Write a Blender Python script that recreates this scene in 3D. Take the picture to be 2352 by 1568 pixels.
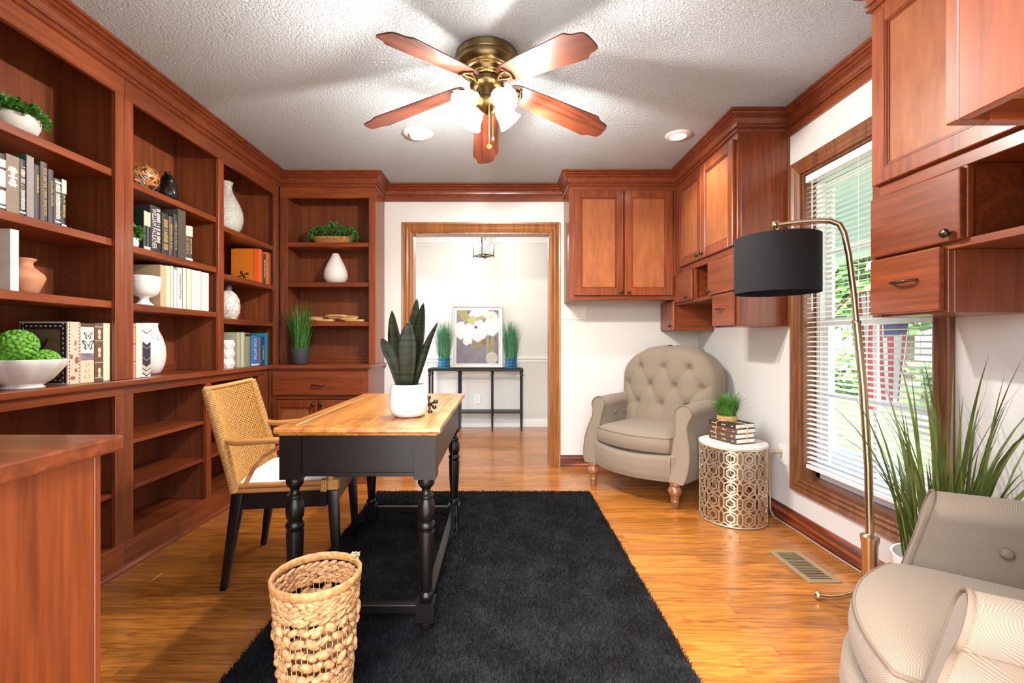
import bpy, bmesh, math, random
import numpy as np
from mathutils import Vector, Matrix

for _o in list(bpy.data.objects):
    bpy.data.objects.remove(_o)
SC = bpy.context.scene
COL = SC.collection
R = math.radians
random.seed(7)

# ------------------------------------------------------------------ camera
F = 16.0 / 36.0 * 2352          # focal length in pixels
VX, VY, CH = 1152.0, 784.0, 1.08
cam_d = bpy.data.cameras.new('camera')
cam_d.lens = 16.0
cam_d.sensor_width = 36.0
cam_d.shift_x = (1176.0 - VX) / 2352.0
cam_d.clip_start = 0.02
cam = bpy.data.objects.new('camera', cam_d)
cam.location = (0, 0, CH)
cam.rotation_euler = (R(90), 0, 0)
COL.objects.link(cam)
SC.camera = cam

# ------------------------------------------------------------------ world, exposure
SC.view_settings.view_transform = 'Standard'
SC.view_settings.look = 'None'
SC.view_settings.gamma = 1.0
SC.view_settings.use_curve_mapping = False
SC.view_settings.exposure = 0.68
try:
    SC.cycles.use_denoising = True
    SC.cycles.max_bounces = 10
    SC.cycles.diffuse_bounces = 5
    SC.cycles.caustics_reflective = False
    SC.cycles.caustics_refractive = False
except Exception:
    pass
W = bpy.data.worlds.new('daylight')
SC.world = W
W.use_nodes = True
_nt = W.node_tree
_bg = _nt.nodes['Background']
_sky = _nt.nodes.new('ShaderNodeTexSky')
_sky.sky_type = 'NISHITA'
_sky.sun_disc = False
_sky.sun_elevation = R(48)
_sky.sun_rotation = R(200)
_sky.air_density = 1.0
_sky.dust_density = 3.0
_nt.links.new(_sky.outputs[0], _bg.inputs[0])
_bg.inputs[1].default_value = 0.9

# lamp powers (used by the lamp builders below)
P_FAN, P_CAN, P_LANTERN = 7.5, 28.0, 20.0
P_FANSPOT = 32.0
WARM = (1.0, 0.955, 0.88)
CANW = (1.0, 0.98, 0.95)

# ------------------------------------------------------------------ helpers
def onX(px, py, X):
    """world point on the plane x = X seen at a pixel"""
    Y = X * F / (px - VX)
    return Vector((X, Y, CH + (VY - py) * Y / F))

def onY(px, py, Y):
    return Vector(((px - VX) * Y / F, Y, CH + (VY - py) * Y / F))

ROOT = {}

class MB:
    def __init__(s):
        s.v = []; s.f = []; s.mi = []; s.cur = 0
    def add(s, vs, fs):
        n = len(s.v)
        s.v.extend([tuple(p) for p in vs])
        s.f.extend([tuple(i + n for i in f) for f in fs])
        s.mi.extend([s.cur] * len(fs))
        return s
    def box(s, x0, x1, y0, y1, z0, z1, M=None):
        vs = [(x, y, z) for z in (min(z0, z1), max(z0, z1)) for y in (min(y0, y1), max(y0, y1)) for x in (min(x0, x1), max(x0, x1))]
        if M is not None: vs = [M @ Vector(p) for p in vs]
        return s.add(vs, [(0, 2, 3, 1), (4, 5, 7, 6), (0, 1, 5, 4), (2, 6, 7, 3), (0, 4, 6, 2), (1, 3, 7, 5)])
    def prism(s, pts, fn, a, b):
        """extrude 2D polygon pts; fn(u,v,w) -> world point, w from a to b"""
        n = len(pts)
        vs = [fn(u, v, a) for u, v in pts] + [fn(u, v, b) for u, v in pts]
        fs = [tuple(range(n - 1, -1, -1)), tuple(range(n, 2 * n))]
        fs += [(i, (i + 1) % n, n + (i + 1) % n, n + i) for i in range(n)]
        return s.add(vs, fs)
    def lathe(s, prof, seg=28, c=(0, 0, 0), M=None, cap=True, fn=None):
        vs, fs = [], []
        for (r, z) in prof:
            for k in range(seg):
                a = 2 * math.pi * k / seg
                rr = r if fn is None else fn(r, z, a)
                p = Vector((rr * math.cos(a), rr * math.sin(a), z))
                if M is not None: p = M @ p
                vs.append((p.x + c[0], p.y + c[1], p.z + c[2]))
        m = len(prof)
        for j in range(m - 1):
            for k in range(seg):
                k2 = (k + 1) % seg
                fs.append((j * seg + k, j * seg + k2, (j + 1) * seg + k2, (j + 1) * seg + k))
        if cap:
            fs.append(tuple(range(seg - 1, -1, -1)))
            fs.append(tuple((m - 1) * seg + k for k in range(seg)))
        return s.add(vs, fs)
    def tube(s, path, r, seg=8, closed=False, cap=True):
        path = [Vector(p) for p in path]
        n = len(path)
        rs = r if isinstance(r, (list, tuple)) else [r] * n
        vs, fs = [], []
        up = None
        for i, p in enumerate(path):
            if closed:
                t = path[(i + 1) % n] - path[i - 1]
            else:
                t = path[min(i + 1, n - 1)] - path[max(i - 1, 0)]
            t.normalize()
            if up is None:
                up = Vector((0, 0, 1)) if abs(t.z) < .9 else Vector((1, 0, 0))
            a = t.cross(up)
            if a.length < 1e-6: a = t.cross(Vector((0, 1, 0)))
            a.normalize(); b = a.cross(t).normalized(); up = b
            for k in range(seg):
                an = 2 * math.pi * k / seg
                q = p + (a * math.cos(an) + b * math.sin(an)) * rs[i]
                vs.append(tuple(q))
        m = n if closed else n - 1
        for j in range(m):
            j2 = (j + 1) % n
            for k in range(seg):
                k2 = (k + 1) % seg
                fs.append((j * seg + k, j * seg + k2, j2 * seg + k2, j2 * seg + k))
        if cap and not closed:
            fs.append(tuple(range(seg - 1, -1, -1)))
            fs.append(tuple((n - 1) * seg + k for k in range(seg)))
        return s.add(vs, fs)
    def ell(s, c, rx, ry, rz, seg=12, rings=8, M=None):
        vs, fs = [], []
        for j in range(rings + 1):
            t = math.pi * j / rings
            for k in range(seg):
                a = 2 * math.pi * k / seg
                p = Vector((rx * math.sin(t) * math.cos(a), ry * math.sin(t) * math.sin(a), -rz * math.cos(t)))
                if M is not None: p = M @ p
                vs.append((p.x + c[0], p.y + c[1], p.z + c[2]))
        for j in range(rings):
            for k in range(seg):
                k2 = (k + 1) % seg
                fs.append((j * seg + k, j * seg + k2, (j + 1) * seg + k2, (j + 1) * seg + k))
        return s.add(vs, fs)
    def grid(s, fn, nu, nv, flip=False):
        vs = [fn(i / nu, j / nv) for j in range(nv + 1) for i in range(nu + 1)]
        fs = []
        for j in range(nv):
            for i in range(nu):
                a = j * (nu + 1) + i
                q = (a, a + 1, a + nu + 2, a + nu + 1)
                fs.append(q[::-1] if flip else q)
        return s.add(vs, fs)
    def build(s, name, mat, parent=None, world=True, bevel=0.0, seg=1, smooth=None, weld=0.0, keep=False):
        """link as ONE mesh object; world=True: vertices are in world space"""
        if parent is not None:
            off = ROOT.get(parent.name, Vector((0, 0, 0))) if world else Vector((0, 0, 0))
        elif keep or not s.v:
            off = Vector((0, 0, 0))
        else:
            xs = [p[0] for p in s.v]; ys = [p[1] for p in s.v]; zs = [p[2] for p in s.v]
            off = Vector(((min(xs) + max(xs)) / 2, (min(ys) + max(ys)) / 2, min(zs)))
        me = bpy.data.meshes.new(name)
        me.from_pydata([(p[0] - off.x, p[1] - off.y, p[2] - off.z) for p in s.v], [], s.f)
        mats = mat if isinstance(mat, (list, tuple)) else [mat]
        for m in mats: me.materials.append(m)
        if len(mats) > 1:
            me.polygons.foreach_set('material_index', s.mi)
        if weld or bevel:
            bm = bmesh.new(); bm.from_mesh(me)
            if weld: bmesh.ops.remove_doubles(bm, verts=bm.verts, dist=weld)
            if bevel:
                ed = [e for e in bm.edges if len(e.link_faces) == 2 and e.calc_face_angle(0) > R(28)]
                bmesh.ops.bevel(bm, geom=ed, offset=bevel, segments=seg, profile=0.5, affect='EDGES', clamp_overlap=True)
            bm.to_mesh(me); bm.free()
        if smooth:
            me.polygons.foreach_set('use_smooth', [True] * len(me.polygons))
            if smooth < 179:
                me.set_sharp_from_angle(angle=R(smooth))
        me.update()
        o = bpy.data.objects.new(name, me)
        COL.objects.link(o)
        if parent is not None:
            o.parent = parent
            ROOT[o.name] = ROOT.get(parent.name, Vector((0, 0, 0)))
        else:
            o.location = off
            ROOT[o.name] = off
        return o

def tag(o, label=None, cat=None, group=None, kind=None):
    if label: o['label'] = label
    if cat: o['category'] = cat
    if group: o['group'] = group
    if kind: o['kind'] = kind
    return o

def thing(name, label, cat, loc=(0, 0, 0), rz=0.0, group=None):
    o = bpy.data.objects.new(name, None)
    o.empty_display_size = .05
    o.location = loc; o.rotation_euler = (0, 0, rz)
    COL.objects.link(o)
    ROOT[o.name] = Vector(loc)
    return tag(o, label, cat, group)

def bx(name, mat, parent, x0, x1, y0, y1, z0, z1, bevel=0.0015, **k):
    return MB().box(x0, x1, y0, y1, z0, z1).build(name, mat, parent, bevel=bevel, **k)

def struct(name, mb, mat, **k):
    o = mb.build(name, mat, None, **k)
    o['kind'] = 'structure'
    return o

def text_mesh(txt, size, mat, name, parent, origin, ux, uy, off, maxlen=None, depth=0.0004, world=True):
    """flat lettering: ux = reading direction, uy = letter up"""
    cu = bpy.data.curves.new('lettering', 'FONT')
    cu.body = txt; cu.size = size; cu.align_x = 'CENTER'; cu.align_y = 'CENTER'
    cu.resolution_u = 2
    ob = bpy.data.objects.new('lettering', cu)
    me = bpy.data.meshes.new_from_object(ob)
    bpy.data.objects.remove(ob); bpy.data.curves.remove(cu)
    n = len(me.vertices)
    co = np.empty(n * 3); me.vertices.foreach_get('co', co); co = co.reshape(-1, 3)
    if n == 0: return None
    wdt = co[:, 0].max() - co[:, 0].min()
    sx = min(1.0, maxlen / wdt) if maxlen else 1.0
    ux, uy = Vector(ux), Vector(uy)
    nn = ux.cross(uy).normalized()
    o3 = Vector(origin) + nn * off - (ROOT.get(parent.name, Vector((0, 0, 0))) if (parent and world) else Vector((0, 0, 0)))
    out = co[:, :1] * sx * np.array(ux) + co[:, 1:2] * np.array(uy) + np.array(o3)
    me.vertices.foreach_set('co', out.ravel())
    me.materials.clear(); me.materials.append(mat)
    me.update()
    o = bpy.data.objects.new(name, me); COL.objects.link(o)
    if parent: o.parent = parent; ROOT[o.name] = ROOT.get(parent.name, Vector((0, 0, 0)))
    return o

# ------------------------------------------------------------------ materials
def srgb(r, g, b):
    f = lambda c: (c / 255 / 12.92) if c / 255 <= .04045 else ((c / 255 + .055) / 1.055) ** 2.4
    return (f(r), f(g), f(b), 1.0)

def new_mat(name):
    m = bpy.data.materials.new(name); m.use_nodes = True
    nt = m.node_tree
    return m, nt, nt.nodes['Principled BSDF']

def N(nt, typ, **k):
    n = nt.nodes.new(typ)
    for a, b in k.items():
        if a.startswith('i_'):
            n.inputs[int(a[2:])].default_value = b
        else:
            setattr(n, a, b)
    return n

def coords(nt, rnd=True):
    tc = N(nt, 'ShaderNodeTexCoord')
    if not rnd: return tc.outputs['Object']
    oi = N(nt, 'ShaderNodeObjectInfo')
    mul = N(nt, 'ShaderNodeMath', operation='MULTIPLY', i_1=17.0)
    nt.links.new(oi.outputs['Random'], mul.inputs[0])
    ad = N(nt, 'ShaderNodeVectorMath', operation='ADD')
    nt.links.new(tc.outputs['Object'], ad.inputs[0]); nt.links.new(mul.outputs[0], ad.inputs[1])
    return ad.outputs[0]

def plain(name, rgb, rough=.5, metal=0.0, spec=.5, noise=0.0, nscale=20, coat=0.0, bump=0.0, bscale=200, trans=0.0):
    m, nt, b = new_mat(name)
    col = srgb(*rgb)
    b.inputs['Base Color'].default_value = col
    b.inputs['Roughness'].default_value = rough
    b.inputs['Metallic'].default_value = metal
    b.inputs['Specular IOR Level'].default_value = spec
    b.inputs['Coat Weight'].default_value = coat
    b.inputs['Coat Roughness'].default_value = .15
    if trans: b.inputs['Transmission Weight'].default_value = trans
    co = coords(nt)
    if noise:
        no = N(nt, 'ShaderNodeTexNoise', i_2=nscale, i_3=4.0)
        nt.links.new(co, no.inputs[0])
        rp = N(nt, 'ShaderNodeValToRGB')
        rp.color_ramp.elements[0].color = tuple(c * (1 - noise) for c in col[:3]) + (1,)
        rp.color_ramp.elements[1].color = tuple(min(1, c * (1 + noise)) for c in col[:3]) + (1,)
        rp.color_ramp.elements[0].position = .3; rp.color_ramp.elements[1].position = .7
        nt.links.new(no.outputs[0], rp.inputs[0]); nt.links.new(rp.outputs[0], b.inputs['Base Color'])
    if bump:
        n2 = N(nt, 'ShaderNodeTexNoise', i_2=bscale, i_3=3.0)
        nt.links.new(co, n2.inputs[0])
        bp = N(nt, 'ShaderNodeBump', i_0=bump, i_1=.002)
        nt.links.new(n2.outputs[0], bp.inputs['Height']); nt.links.new(bp.outputs[0], b.inputs['Normal'])
    return m

def wood(name, dark, light, axis='Z', rough=.35, coat=.3, fine=55.0, stretch=.06, vary=.12, ring=.5, coat_r=.18):
    m, nt, b = new_mat(name)
    co = coords(nt)
    mp = N(nt, 'ShaderNodeMapping')
    sc = {'X': (stretch, 1, 1), 'Y': (1, stretch, 1), 'Z': (1, 1, stretch)}[axis]
    mp.inputs['Scale'].default_value = sc
    nt.links.new(co, mp.inputs[0])
    n1 = N(nt, 'ShaderNodeTexNoise', i_2=fine, i_3=5.0, i_4=.6)
    n2 = N(nt, 'ShaderNodeTexNoise', i_2=7.0, i_3=3.0); n2.inputs['Distortion'].default_value = 1.2
    nt.links.new(mp.outputs[0], n1.inputs[0]); nt.links.new(mp.outputs[0], n2.inputs[0])
    wv = N(nt, 'ShaderNodeMath', operation='MULTIPLY', i_1=26.0); nt.links.new(n2.outputs[0], wv.inputs[0])
    sn = N(nt, 'ShaderNodeMath', operation='SINE'); nt.links.new(wv.outputs[0], sn.inputs[0])
    s2 = N(nt, 'ShaderNodeMath', operation='MULTIPLY_ADD', i_1=.16 * ring, i_2=0.0); nt.links.new(sn.outputs[0], s2.inputs[0])
    ad = N(nt, 'ShaderNodeMath', operation='ADD'); nt.links.new(n1.outputs[0], ad.inputs[0]); nt.links.new(s2.outputs[0], ad.inputs[1])
    rp = N(nt, 'ShaderNodeValToRGB')
    rp.color_ramp.elements[0].position = .30; rp.color_ramp.elements[1].position = .72
    rp.color_ramp.elements[0].color = srgb(*dark); rp.color_ramp.elements[1].color = srgb(*light)
    nt.links.new(ad.outputs[0], rp.inputs[0])
    oi = N(nt, 'ShaderNodeObjectInfo')
    hv = N(nt, 'ShaderNodeHueSaturation')
    mr = N(nt, 'ShaderNodeMapRange'); mr.inputs[3].default_value = 1 - vary; mr.inputs[4].default_value = 1 + vary
    nt.links.new(oi.outputs['Random'], mr.inputs[0]); nt.links.new(mr.outputs[0], hv.inputs['Value'])
    nt.links.new(rp.outputs[0], hv.inputs['Color']); nt.links.new(hv.outputs[0], b.inputs['Base Color'])
    b.inputs['Roughness'].default_value = rough
    b.inputs['Coat Weight'].default_value = coat; b.inputs['Coat Roughness'].default_value = coat_r
    bp = N(nt, 'ShaderNodeBump', i_0=.06, i_1=.001)
    nt.links.new(n1.outputs[0], bp.inputs['Height']); nt.links.new(bp.outputs[0], b.inputs['Normal'])
    return m

def emis(name, rgb, strength):
    m, nt, b = new_mat(name)
    b.inputs['Base Color'].default_value = srgb(*rgb)
    b.inputs['Emission Color'].default_value = srgb(*rgb)
    b.inputs['Emission Strength'].default_value = strength
    return m

def glass(name, tint=(255, 255, 255), alpha=.08):
    m = bpy.data.materials.new(name); m.use_nodes = True
    nt = m.node_tree; nt.nodes.clear()
    out = N(nt, 'ShaderNodeOutputMaterial')
    tr = N(nt, 'ShaderNodeBsdfTransparent'); tr.inputs[0].default_value = srgb(*tint)
    gl = N(nt, 'ShaderNodeBsdfGlossy'); gl.inputs[1].default_value = .02
    mx = N(nt, 'ShaderNodeMixShader', i_0=alpha)
    nt.links.new(tr.outputs[0], mx.inputs[1]); nt.links.new(gl.outputs[0], mx.inputs[2]); nt.links.new(mx.outputs[0], out.inputs[0])
    return m

CHD, CHL = (106, 48, 22), (146, 72, 35)
M = {}
for ax in 'XYZ':
    M['cherry' + ax] = wood('cherry_' + ax, CHD, CHL, ax)
    M['oak' + ax] = wood('oak_trim_' + ax, (128, 76, 34), (176, 116, 60), ax, fine=70, rough=.35)
    M['walnut' + ax] = wood('window_trim_' + ax, (96, 54, 32), (140, 88, 54), ax, fine=70, rough=.35)
    M['mahog' + ax] = wood('baseboard_' + ax, (82, 34, 20), (160, 78, 46), ax, fine=42, rough=.3, ring=1.4)
M['panelZ'] = wood('cherry_panel', (144, 82, 46), (170, 102, 60), 'Z', fine=30, stretch=.22, ring=.3, vary=.06)
M['crown'] = wood('crown_wood', (104, 46, 22), (130, 62, 31), 'Y', fine=30, stretch=.8, ring=.1)
M['inner'] = wood('cherry_interior', (108, 52, 28), (138, 72, 40), 'Z', fine=40, ring=.5, coat=.1, rough=.45)
M['bare'] = wood('bare_underside', (120, 72, 38), (176, 112, 60), 'X', fine=25, coat=0, rough=.6, ring=1.2)
M['desk'] = wood('desk_top_wood', (152, 88, 36), (204, 138, 68), 'Y', fine=40, ring=.6, coat=.5, vary=.05)
M['black'] = plain('black_paint', (13, 10, 9), rough=.38, spec=.35, coat=.12)
M['wall'] = plain('wall_paint', (224, 223, 220), rough=.7, spec=.2, bump=.05, bscale=260)
M['hallwall'] = plain('hall_wall_paint', (222, 220, 215), rough=.7, spec=.2, bump=.05, bscale=260)
M['white'] = plain('white_paint', (240, 240, 238), rough=.4)
M['vinyl'] = plain('window_white', (236, 238, 240), rough=.4)
M['slat'] = plain('blind_slat', (238, 238, 236), rough=.4)
M['plastic'] = plain('white_plastic', (240, 238, 232), rough=.35)
M['brass'] = plain('antique_brass', (128, 110, 76), rough=.32, metal=1.0)
M['gold'] = plain('polished_gold', (214, 178, 118), rough=.25, metal=1.0)
M['bronze'] = plain('dark_bronze', (86, 74, 64), rough=.35, metal=1.0)
M['chrome'] = plain('steel', (200, 200, 200), rough=.25, metal=1.0)
M['iron'] = plain('black_iron', (30, 28, 26), rough=.45, metal=.3)
M['ceramic'] = plain('white_ceramic', (240, 238, 236), rough=.22, coat=.4)
M['matteceramic'] = plain('matte_white_ceramic', (238, 234, 230), rough=.55, bump=.25, bscale=60)
M['terracotta'] = plain('terracotta', (214, 152, 116), rough=.6, noise=.12, nscale=14)
M['rattan'] = wood('rattan_pole', (164, 104, 52), (208, 150, 88), 'X', fine=30, coat=.3, vary=.03)
M['cane'] = plain('woven_cane', (206, 152, 84), rough=.45, noise=.15, nscale=60)
M['cushion'] = plain('white_cushion', (242, 240, 236), rough=.8, spec=.2)
M['leaf'] = plain('green_leaf', (74, 128, 44), rough=.45, noise=.45, nscale=30)
M['darkleaf'] = plain('dark_green_leaf', (66, 116, 46), rough=.45, noise=.45, nscale=40)
M['grass'] = plain('grass_blade', (88, 102, 42), rough=.45, noise=.4, nscale=16)
M['bluegrass'] = plain('blue_green_grass', (70, 132, 92), rough=.45, noise=.35, nscale=25)
M['moss'] = plain('moss_green', (112, 176, 58), rough=.6, noise=.35, nscale=60)
M['hyacinth'] = plain('hyacinth_braid', (176, 132, 86), rough=.6, noise=.5, nscale=70, bump=.5, bscale=260)
M['hyacinth2'] = plain('hyacinth_rim', (176, 128, 76), rough=.55, noise=.35, nscale=70)
M['twine'] = plain('twine', (208, 172, 116), rough=.7)
M['paper'] = plain('book_pages', (232, 226, 210), rough=.8, spec=.1)
M['soil'] = plain('soil', (52, 40, 30), rough=.9)
M['stone'] = plain('stone_black', (24, 23, 22), rough=.2, coat=.3)
M['darkpot'] = plain('charcoal_pot', (62, 60, 62), rough=.5)
M['gap'] = plain('dark_gap', (40, 24, 14), rough=.9)
M['blueglass'] = plain('blue_glass', (70, 176, 226), rough=.06, trans=.75)
M['winglass'] = glass('window_glass', alpha=.05)
M['lampglass'] = glass('lantern_glass', alpha=.10)
M['cord'] = plain('cable_black', (24, 24, 24), rough=.5)
M['clearcord'] = plain('cable_clear', (190, 170, 150), rough=.3)
M['letter_gold'] = plain('gold_lettering', (206, 178, 112), rough=.4)
M['letter_white'] = plain('white_lettering', (236, 232, 224), rough=.5)
M['letter_dark'] = plain('dark_lettering', (50, 44, 42), rough=.5)
M['hole'] = plain('pin_hole_dark', (60, 26, 16), rough=.8)

# ceiling: heavy stipple
def m_ceiling():
    m, nt, b = new_mat('stipple_ceiling')
    b.inputs['Base Color'].default_value = srgb(238, 246, 252)
    b.inputs['Roughness'].default_value = .85; b.inputs['Specular IOR Level'].default_value = .15
    co = coords(nt, False)
    n1 = N(nt, 'ShaderNodeTexNoise', i_2=85.0, i_3=4.0, i_4=.65)
    nt.links.new(co, n1.inputs[0])
    rp = N(nt, 'ShaderNodeValToRGB'); rp.color_ramp.elements[0].position = .38; rp.color_ramp.elements[1].position = .64
    nt.links.new(n1.outputs[0], rp.inputs[0])
    bp = N(nt, 'ShaderNodeBump', i_0=1.0, i_1=.012)
    nt.links.new(rp.outputs[0], bp.inputs['Height']); nt.links.new(bp.outputs[0], b.inputs['Normal'])
    return m
M['ceiling'] = m_ceiling()

# oak strip floor, one object per plank
def m_floor():
    m, nt, b = new_mat('oak_floor')
    co = coords(nt)
    mp = N(nt, 'ShaderNodeMapping'); mp.inputs['Scale'].default_value = (.05, 1, 1)
    nt.links.new(co, mp.inputs[0])
    n1 = N(nt, 'ShaderNodeTexNoise', i_2=95.0, i_3=5.0, i_4=.6); nt.links.new(mp.outputs[0], n1.inputs[0])
    mp2 = N(nt, 'ShaderNodeMapping'); mp2.inputs['Scale'].default_value = (.12, 1, 1)
    nt.links.new(co, mp2.inputs[0])
    n2 = N(nt, 'ShaderNodeTexNoise', i_2=9.0, i_3=2.0); n2.inputs['Distortion'].default_value = 1.5
    nt.links.new(mp2.outputs[0], n2.inputs[0])
    wv = N(nt, 'ShaderNodeMath', operation='MULTIPLY', i_1=46.0); nt.links.new(n2.outputs[0], wv.inputs[0])
    sn = N(nt, 'ShaderNodeMath', operation='SINE'); nt.links.new(wv.outputs[0], sn.inputs[0])
    s2 = N(nt, 'ShaderNodeMath', operation='MULTIPLY_ADD', i_1=.10, i_2=0.0); nt.links.new(sn.outputs[0], s2.inputs[0])
    ad = N(nt, 'ShaderNodeMath', operation='ADD'); nt.links.new(n1.outputs[0], ad.inputs[0]); nt.links.new(s2.outputs[0], ad.inputs[1])
    rp = N(nt, 'ShaderNodeValToRGB'); rp.color_ramp.elements[0].position = .28; rp.color_ramp.elements[1].position = .66
    rp.color_ramp.elements[0].color = srgb(132, 76, 24); rp.color_ramp.elements[1].color = srgb(190, 120, 48)
    nt.links.new(ad.outputs[0], rp.inputs[0])
    oi = N(nt, 'ShaderNodeObjectInfo'); hv = N(nt, 'ShaderNodeHueSaturation')
    mr = N(nt, 'ShaderNodeMapRange'); mr.inputs[3].default_value = .80; mr.inputs[4].default_value = 1.20
    nt.links.new(oi.outputs['Random'], mr.inputs[0]); nt.links.new(mr.outputs[0], hv.inputs['Value'])
    nt.links.new(rp.outputs[0], hv.inputs['Color']); nt.links.new(hv.outputs[0], b.inputs['Base Color'])
    b.inputs['Roughness'].default_value = .32
    b.inputs['Coat Weight'].default_value = .5; b.inputs['Coat Roughness'].default_value = .12
    bp = N(nt, 'ShaderNodeBump', i_0=.05, i_1=.001)
    nt.links.new(n1.outputs[0], bp.inputs['Height']); nt.links.new(bp.outputs[0], b.inputs['Normal'])
    return m
M['floor'] = m_floor()

# herringbone upholstery
def m_fabric(name, base, dark):
    m, nt, b = new_mat(name)
    tc = N(nt, 'ShaderNodeTexCoord')
    sp = N(nt, 'ShaderNodeSeparateXYZ'); nt.links.new(tc.outputs['Object'], sp.inputs[0])
    def ma(op, a, bb=None, c=None):
        n = N(nt, 'ShaderNodeMath', operation=op)
        for i, q in enumerate((a, bb, c)):
            if q is None: continue
            if isinstance(q, (int, float)): n.inputs[i].default_value = q
            else: nt.links.new(q, n.inputs[i])
        return n.outputs[0]
    u = ma('ADD', sp.outputs[0], ma('MULTIPLY', sp.outputs[1], .35))
    v = ma('ADD', sp.outputs[2], ma('MULTIPLY', sp.outputs[1], .75))
    zig = ma('PINGPONG', u, .013)
    st = ma('SINE', ma('MULTIPLY', ma('ADD', v, zig), 2 * math.pi / .0055))
    f = ma('MULTIPLY_ADD', st, .5, .5)
    mx = N(nt, 'ShaderNodeMix', data_type='RGBA')
    nt.links.new(f, mx.inputs[0])
    mx.inputs[6].default_value = srgb(*dark); mx.inputs[7].default_value = srgb(*base)
    nt.links.new(mx.outputs[2], b.inputs['Base Color'])
    bp = N(nt, 'ShaderNodeBump', i_0=.25, i_1=.001)
    nt.links.new(f, bp.inputs['Height']); nt.links.new(bp.outputs[0], b.inputs['Normal'])
    b.inputs['Roughness'].default_value = .85; b.inputs['Specular IOR Level'].default_value = .15
    b.inputs['Sheen Weight'].default_value = .15
    return m
M['fabric'] = m_fabric('taupe_herringbone', (148, 134, 117), (122, 108, 93))
M['piping'] = plain('taupe_piping', (124, 110, 95), rough=.85, spec=.15)

def m_rug():
    m, nt, b = new_mat('black_shag')
    co = coords(nt, False)
    n1 = N(nt, 'ShaderNodeTexNoise', i_2=5.0, i_3=4.0, i_4=.7); nt.links.new(co, n1.inputs[0])
    rp = N(nt, 'ShaderNodeValToRGB'); rp.color_ramp.elements[0].position = .42; rp.color_ramp.elements[1].position = .68
    rp.color_ramp.elements[0].color = srgb(9, 9, 11); rp.color_ramp.elements[1].color = srgb(31, 32, 36)
    nt.links.new(n1.outputs[0], rp.inputs[0]); nt.links.new(rp.outputs[0], b.inputs['Base Color'])
    b.inputs['Roughness'].default_value = .8; b.inputs['Specular IOR Level'].default_value = .25
    return m
M['rug'] = m_rug()
# ================================================================== room shell
XL, XR, YB, YN, H = -2.10, 1.71, 3.96, 0.38, 2.44
FX, FY, CZ = -1.785, 3.67, 0.90       # bookcase face, hutch face, counter height
YF2 = 5.76                            # far wall of the entry hall

fl = struct('floor', MB().box(XL - .1, XR + .1, -.1, YB + .12, -.06, -.016).box(-2.3, 2.5, YB + .12, YF2 + .1, -.06, -.016), M['gap'])
rnd = random.Random(3)
pw, row, y = .083, 0, .22
while y < YF2:
    x0, x1 = (-1.86, XR - .001) if y < YB else (-1.9, 1.6)
    x = x0 - rnd.uniform(0, .9)
    while x < x1:
        L = rnd.uniform(.55, 1.45)
        a, b = max(x, x0), min(x + L, x1)
        if b - a > .03:
            MB().box(a + .0005, b - .0005, y + .0004, min(y + pw, YF2) - .0004, -.016, rnd.uniform(-.0004, 0)).build('plank', M['floor'], fl, bevel=.0006)
        x += L
    y += pw; row += 1

M['bouncefloor'] = plain('pale_bounce_floor', (214, 208, 200), rough=.95, noise=.05)
struct('floor_bounce_unseen', MB().box(-4.5, 4.0, -7.0, YN - .16, -.06, -.001), M['bouncefloor'])  # unseen pale floor behind the camera, added to bounce skylight onto the ceiling
struct('ceiling', MB().box(XL - .1, XR + .1, YN - .1, YB + .06, H, H + .08), M['ceiling'])
struct('ceiling_hall', MB().box(-2.3, 2.5, YB + .06, YF2 + .1, H, H + .08), M['white'])

DX0, DX1, DZ = -.782, .427, 2.03
w = MB()
w.box(XL - .1, DX0, YB, YB + .12, 0, H); w.box(DX1, XR + .1, YB, YB + .12, 0, H); w.box(DX0, DX1, YB, YB + .12, DZ, H)
struct('wall_back', w, M['wall'])
WY0, WY1, WZ0, WZ1 = 1.793, 2.59, .30, 2.03
w = MB()
w.box(XR, XR + .12, YN - .1, WY0, 0, H); w.box(XR, XR + .12, WY1, YB, 0, H)
w.box(XR, XR + .12, WY0, WY1, 0, WZ0); w.box(XR, XR + .12, WY0, WY1, WZ1, H)
struct('wall_right', w, M['wall'])
struct('wall_left', MB().box(XL - .1, XL, YN - .1, YB, 0, H), M['wall'])
w = MB()
w.box(XL, -.73, YN - .1, YN, 0, H); w.box(.685, XR, YN - .1, YN, 0, H); w.box(-.73, .685, YN - .1, YN, 2.13, H)
struct('wall_front', w, M['wall'])
struct('wall_hall_back', MB().box(-2.3, 2.5, YF2, YF2 + .1, 0, H), M['hallwall'])
struct('wall_hall_right', MB().box(2.4, 2.5, YB + .12, YF2, 0, H), M['hallwall'])

def sweep(mb, path, prof, close=False):
    """profile (out, z) swept along an xy path, room on the right hand; mitred"""
    n = len(path); rows = []
    for i in range(n):
        p = Vector(path[i])
        d0 = (Vector(path[i]) - Vector(path[i - 1])).normalized() if i > 0 else None
        d1 = (Vector(path[i + 1]) - Vector(path[i])).normalized() if i < n - 1 else None
        if d0 is None: d0 = d1
        if d1 is None: d1 = d0
        n0 = Vector((d0.y, -d0.x)); n1 = Vector((d1.y, -d1.x))
        m = n0 + n1
        m = m / max(1e-6, (1 + n0.dot(n1)))
        rows.append([(p.x + m.x * o, p.y + m.y * o, z) for o, z in prof])
    k = len(prof)
    vs = [q for r in rows for q in r]
    fs = []
    for i in range(n - 1):
        for j in range(k):
            j2 = (j + 1) % k
            fs.append((i * k + j, (i + 1) * k + j, (i + 1) * k + j2, i * k + j2))
    fs.append(tuple(range(k))); fs.append(tuple((n - 1) * k + j for j in range(k - 1, -1, -1)))
    mb.add(vs, fs)
    return mb

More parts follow.
